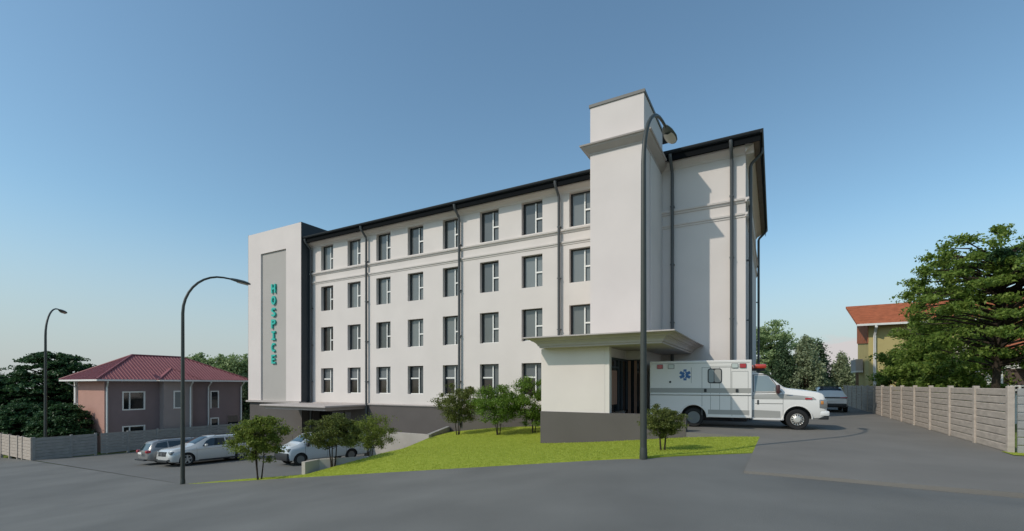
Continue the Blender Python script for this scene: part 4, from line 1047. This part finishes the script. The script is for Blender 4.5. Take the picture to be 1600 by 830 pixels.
def tree(name, label, cat, x, y, z, H, cz, Rr, Rz, m, nclump=40, nleaf=180, leaf=.06, cr=.3, flat=.45, stems=1, tr=.05, seed=1, group=None, shape='ball', tilt=1.3, bark='bark', spread=.0, lean=(0,0), droop=0, inner=.35, limbr=.35, sep=.62):
    rg = np.random.default_rng(seed)
    root = empty(name, (x, y, z), 0, label, cat, group)
    # clump centres
    cs = []; tries = 0
    while len(cs) < nclump and tries < nclump*60:
        tries += 1
        d = rg.normal(size=3); d /= np.linalg.norm(d); q = inner+(1-inner)*rg.uniform()**.5
        p = d*q*np.array([Rr, Rr, Rz])
        if shape == 'cone':
            hz = rg.uniform()**1.25; a = rg.uniform()*6.283; rr = Rr*(1-hz)**.75*(.35+.65*rg.uniform()**.5); p = np.array([math.cos(a)*rr, math.sin(a)*rr, -Rz+2*Rz*hz])
        if shape == 'dome':
            hz = rg.uniform()**1.1; a = rg.uniform()*6.283; rr = Rr*math.sqrt(max(0,1-hz**2.2))*(.45+.6*rg.uniform()**.6); p = np.array([math.cos(a)*rr, math.sin(a)*rr, -Rz+2*Rz*hz])
        if all(np.linalg.norm((p-c)*np.array([1,1,1.6])) > cr*sep for c in cs): cs.append(p)
    cs = np.array(cs)+np.array([lean[0], lean[1], cz])
    # trunk and limbs
    mb = MB(); tops = []
    for k in range(stems):
        a = 6.283*k/stems+rg.uniform(); off = spread; top = np.array([math.cos(a)*Rr*.25*(stems>1)+lean[0], math.sin(a)*Rr*.25*(stems>1)+lean[1], cz+Rz*(.55 if shape!='cone' else .9)])
        b0 = np.array([math.cos(a)*off, math.sin(a)*off, -.1]); pts = []; rad = []
        for i in range(8):
            f = i/7; p = b0+(top-b0)*f; p[:2] += np.array([math.sin(f*5+a), math.cos(f*4+a)])*Rr*.04*f; p[2] = -.1+(top[2]+.1)*f
            pts.append(p); rad.append(tr*(1.15-.95*f) if i else tr*1.5)
        mb.tube(pts, rad, 7); tops.append(pts)
    for c in cs:
        pts = tops[int(rg.integers(len(tops)))]; zz = np.array([p[2] for p in pts])
        tz = max(cz-Rz*.9, min(c[2]-np.linalg.norm(c[:2])*limbr, top[2])) ; tz = max(tz, (cz-Rz)*.75)
        i = int(np.clip(np.searchsorted(zz, tz), 1, 7)); f = np.clip((tz-zz[i-1])/(zz[i]-zz[i-1]+1e-6), 0, 1); a_ = pts[i-1]+(pts[i]-pts[i-1])*f
        mid = (a_+c)/2+np.array([0,0,.08*np.linalg.norm(c-a_)])+rg.normal(size=3)*.04*Rr
        r0 = tr*.38*(1.1-f*.2)
        mb.tube([a_, mid, c], [r0, r0*.6, r0*.22], 5, caps=False)
    mb.build('trunk', bark, root, smooth=True)
    # leaves in flattened clumps with fringes
    P = []
    for c in cs:
        sc = cr*rg.uniform(.7,1.3); n = int(nleaf*rg.uniform(.6,1.3))
        d = rg.normal(size=(n,3)); d /= np.linalg.norm(d,axis=1)[:,None]; q = rg.uniform(size=(n,1))**.45
        pp = d*q*np.array([sc, sc, sc*flat]); rr = np.hypot(pp[:,0], pp[:,1]); pp[:,2] -= droop*rr**2/sc*1.0
        # lobes: pull leaves towards a few twigs of the clump
        na = 6; an = rg.uniform(size=na)*6.283; k = rg.integers(na, size=n); tw = np.stack([np.cos(an), np.sin(an)],1)[k]
        pr = (pp[:,0]*tw[:,0]+pp[:,1]*tw[:,1]); pp[:,:2] = pp[:,:2]*.55+tw*np.abs(pr)[:,None]*.6
        P.append(c+pp)
    P = np.concatenate(P)
    leaves_mesh('crown', P, leaf, LM[m], root, tilt=tilt, seed=seed, droop=.3)
    return root
def shrub(x, y, H, Rr, m, label, seed, lo=.32, dens=1.0, z=None, stems=3, leaf=.05):
    cz = H*(lo+1)/2; Rz = H*(1-lo)/2
    return tree('garden_tree', label, 'small tree', x, y, (H_lawn(x, y) if z is None else z), H, cz, Rr, Rz*.92, m, nclump=int(52*dens), nleaf=260, leaf=leaf*.78, cr=Rr*.38, flat=.40, stems=stems, tr=.026, seed=seed, group='small garden trees on the lawn', spread=.06, inner=.15, tilt=1.3)
shrub(-9.85, 18.25, 2.65, 1.04, 'shrub', 'small multi stemmed tree in front of the white estate car', 11, lo=.24, dens=1.3)
shrub(-7.02, 18.35, 2.15, 1.02, 'shrub_dark', 'small tree standing before the low wall and the white van', 12, lo=.26, leaf=.045, dens=1.1)
shrub(-7.75, 25.4, 2.6, 1.5, 'shrub', 'small tree beside the rear of the white van', 13, lo=.22, z=-2.9+.45, dens=1.1)
shrub(-3.1, 26.8, 3.05, 1.32, 'shrub_dark', 'brownish green tree at the corner of the retaining wall by the plinth', 14, lo=.18, dens=1.4)
shrub(-.72, 24.9, 2.75, 1.38, 'shrub_green', 'bright green small tree in the middle of the lawn by the facade', 15, lo=.20, dens=1.5)
shrub(1.15, 24.9, 3.1, 1.25, 'shrub_green', 'green small tree tucked against the left side of the porch block', 16, lo=.08, dens=1.4)
shrub(4.40, 13.7, 1.42, .60, 'shrub_dark', 'smallest round topped tree in front of the low porch wall', 17, lo=.26, leaf=.03, stems=2, dens=1.2)

# big trees on the right, behind the fence
tree('garden_tree', 'large spreading leafy tree behind the right hand fence', 'tree', 18.4, 17.9, -.1, 8, 5.1, 3.15, 2.8, 'big', nclump=205, nleaf=240, leaf=.062, cr=.56, flat=.34, tr=.15, seed=31, inner=.3, tilt=1.3, lean=(.3,0), limbr=.25, sep=.5)
tree('garden_tree', 'lower dense tree in front of the yellow house', 'tree', 24.4, 26.2, -.1, 6.6, 3.5, 3.0, 2.8, 'big', nclump=140, nleaf=330, leaf=.085, cr=.85, flat=.38, tr=.13, seed=32, inner=.1, tilt=1.3)
tree('garden_tree', 'lowest bushy tree just behind the fence beside the yellow wall', 'tree', 25.8, 29.8, -.1, 4.3, 2.2, 2.1, 2.0, 'big', nclump=80, nleaf=300, leaf=.085, cr=.7, flat=.5, tr=.08, seed=33, inner=.1)
tree('garden_tree', 'low shaded bush between the fence and the large tree trunk', 'tree', 20.6, 21.4, -.1, 3.2, 1.7, 1.6, 1.5, 'big', nclump=50, nleaf=280, leaf=.08, cr=.6, flat=.5, tr=.08, seed=35, inner=.1)
tree('garden_tree', 'dark tree top reaching in at the right edge of the picture', 'tree', 19.3, 16.2, -.1, 7.4, 6.5, 2.0, .75, 'cedar', nclump=36, nleaf=300, leaf=.07, cr=.6, flat=.3, tr=.13, seed=34, inner=.1)
# behind the driveway
tree('garden_tree', 'pale airy tree rising behind the ambulance by the corner of the building', 'tree', 33.0, 59.5, 0, 10, 5.1, 4.7, 4.4, 'pale', nclump=90, nleaf=230, leaf=.17, cr=1.35, flat=.35, tr=.14, seed=41, inner=.1)
tree('garden_tree', 'tall grey green conifer with open boughs beyond the parked crossover', 'tree', 34, 54, 0, 7, 3.6, 2.7, 3.4, 'olive', nclump=80, nleaf=230, leaf=.14, cr=.9, flat=1.1, tr=.2, seed=42, inner=.1, shape='cone', bark='bark_light')
tree('garden_tree', 'dark narrow conifer left of the grey green conifer', 'tree', 31.6, 54.5, 0, 6.6, 3.3, 1.5, 3.0, 'conifer', nclump=50, nleaf=230, leaf=.13, cr=.8, flat=1.2, tr=.15, seed=43, inner=.1, shape='cone')
tree('garden_tree', 'dark conifer right behind the grey green conifer', 'tree', 36.6, 56, 0, 7, 3.5, 1.9, 3.3, 'conifer', nclump=60, nleaf=230, leaf=.14, cr=.9, flat=1.2, tr=.15, seed=44, inner=.1, shape='cone')
tree('garden_tree', 'low grey green conifer beside the balcony of the yellow house', 'tree', 38.5, 54.5, 0, 5.2, 2.5, 2.2, 2.4, 'olive', nclump=60, nleaf=230, leaf=.13, cr=.9, flat=1.1, tr=.15, seed=45, inner=.1, shape='cone')
tree('garden_tree', 'bushy low tree closing the far end of the driveway', 'tree', 29.2, 55, 0, 3.6, 1.7, 2.4, 1.6, 'conifer', nclump=50, nleaf=230, leaf=.13, cr=.8, flat=.8, tr=.12, seed=46, inner=.1)
# left cedars
tree('cedar_tree', 'broad dark cedar rising behind the left street lamp', 'tree', -44.5, 45.5, -3.7, 9, 4.2, 4.8, 4.4, 'cedar', nclump=330, nleaf=230, leaf=.14, cr=1.05, flat=.17, tr=.3, seed=51, shape='dome', droop=.22, tilt=.8, sep=.5)
tree('cedar_tree', 'dark cedar cut by the left edge of the picture', 'tree', -49.5, 42.5, -3.7, 7.5, 3.7, 3.9, 3.7, 'cedar', nclump=230, nleaf=230, leaf=.14, cr=1.0, flat=.17, tr=.3, seed=52, shape='dome', droop=.22, tilt=.8, sep=.5)
tree('cedar_tree', 'low dark cedar just behind the fence under the left street lamp', 'tree', -36.6, 38.2, -3.7, 4, 2.0, 2.35, 1.9, 'cedar', nclump=190, nleaf=220, leaf=.10, cr=.7, flat=.18, tr=.2, seed=53, shape='dome', droop=.22, tilt=.8, sep=.5)
tree('cedar_tree', 'low dark cedar behind the sunlit fence at the left edge', 'tree', -41.0, 38.8, -3.7, 4, 2.0, 2.3, 1.9, 'cedar', nclump=190, nleaf=220, leaf=.10, cr=.7, flat=.18, tr=.2, seed=54, shape='dome', droop=.22, tilt=.8, sep=.5)
tree('cedar_tree', 'distant dark cedar beyond the left edge of the picture', 'tree', -62, 46, -3.7, 7.5, 3.7, 4.2, 3.8, 'cedar', nclump=160, nleaf=200, leaf=.16, cr=1.2, flat=.2, tr=.3, seed=55, shape='dome', droop=.22, tilt=.8, sep=.5)
# trees between house and hospice
tree('garden_tree', 'light green round tree top behind the red roof near the hospice tower', 'tree', -34.4, 59, -3.7, 9.5, 6.7, 3.2, 2.8, 'pale', nclump=60, nleaf=240, leaf=.16, cr=1.1, flat=.6, tr=.2, seed=61, inner=.1)
tree('garden_tree', 'light green tree tip peeking over the red roof ridge', 'tree', -42.0, 62, -3.7, 9.5, 7.0, 2.8, 2.6, 'pale', nclump=50, nleaf=240, leaf=.16, cr=1.0, flat=.6, tr=.2, seed=62, inner=.1)
tree('garden_tree', 'dark tree filling the gap between red roofed house and hospice', 'tree', -31.5, 54.5, -3.7, 6.5, 3.4, 2.3, 3.0, 'conifer', nclump=60, nleaf=240, leaf=.15, cr=1.0, flat=.7, tr=.2, seed=63, inner=.1)

# ------------------------------------------------------------------ short grass on the lawn
def inside(poly, x, y):
    n = len(poly); r = np.zeros(len(x), bool)
    for i in range(n):
        (x0, y0), (x1, y1) = poly[i], poly[(i+1) % n]
        c = ((y0 > y) != (y1 > y)) & (x < (x1-x0)*(y-y0)/((y1-y0)+1e-12)+x0); r ^= c
    return r
rg = np.random.default_rng(5); n = 150000
xx = rg.uniform(-14.2, 9, n); yy = rg.uniform(11.5, 30.5, n); k = inside(lawnp, xx, yy) & (rg.uniform(size=n) < np.clip(18/np.hypot(xx, yy), .3, 1)**2); xx, yy = xx[k], yy[k]
hp_ = H_lawn.p; zz = np.zeros(len(xx)); c = H_lawn.c; m_ = len(hp_)
for i in range(m_):
    d = np.hypot(xx-hp_[i,0], yy-hp_[i,1]); zz += c[i]*d*d*np.log(d+1e-12)
zz += c[m_]+c[m_+1]*xx+c[m_+2]*yy+.008
a = rg.uniform(0, 6.283, len(xx)); h = rg.uniform(.02, .045, len(xx)); wv_ = .011; lean = rg.normal(0, .018, (len(xx), 2))
v = np.empty((len(xx), 3, 3)); v[:,0] = np.stack([xx-np.cos(a)*wv_, yy-np.sin(a)*wv_, zz], 1); v[:,1] = np.stack([xx+np.cos(a)*wv_, yy+np.sin(a)*wv_, zz], 1); v[:,2] = np.stack([xx+lean[:,0], yy+lean[:,1], zz+h], 1)
me = bpy.data.meshes.new('grass'); N = len(xx); me.vertices.add(N*3); me.vertices.foreach_set('co', v.reshape(-1)); me.loops.add(N*3); me.loops.foreach_set('vertex_index', np.arange(N*3))
me.polygons.add(N); me.polygons.foreach_set('loop_start', np.arange(N)*3); me.polygons.foreach_set('loop_total', np.full(N, 3)); me.update(calc_edges=True)
me.materials.append(leafmat('grass_blade', (.34,.40,.04), (.54,.59,.11), .5)); go = bpy.data.objects.new('grass', me); COL.objects.link(go)
tag(go, 'short bright green mown grass covering the sloping lawn', 'grass', kind='stuff')
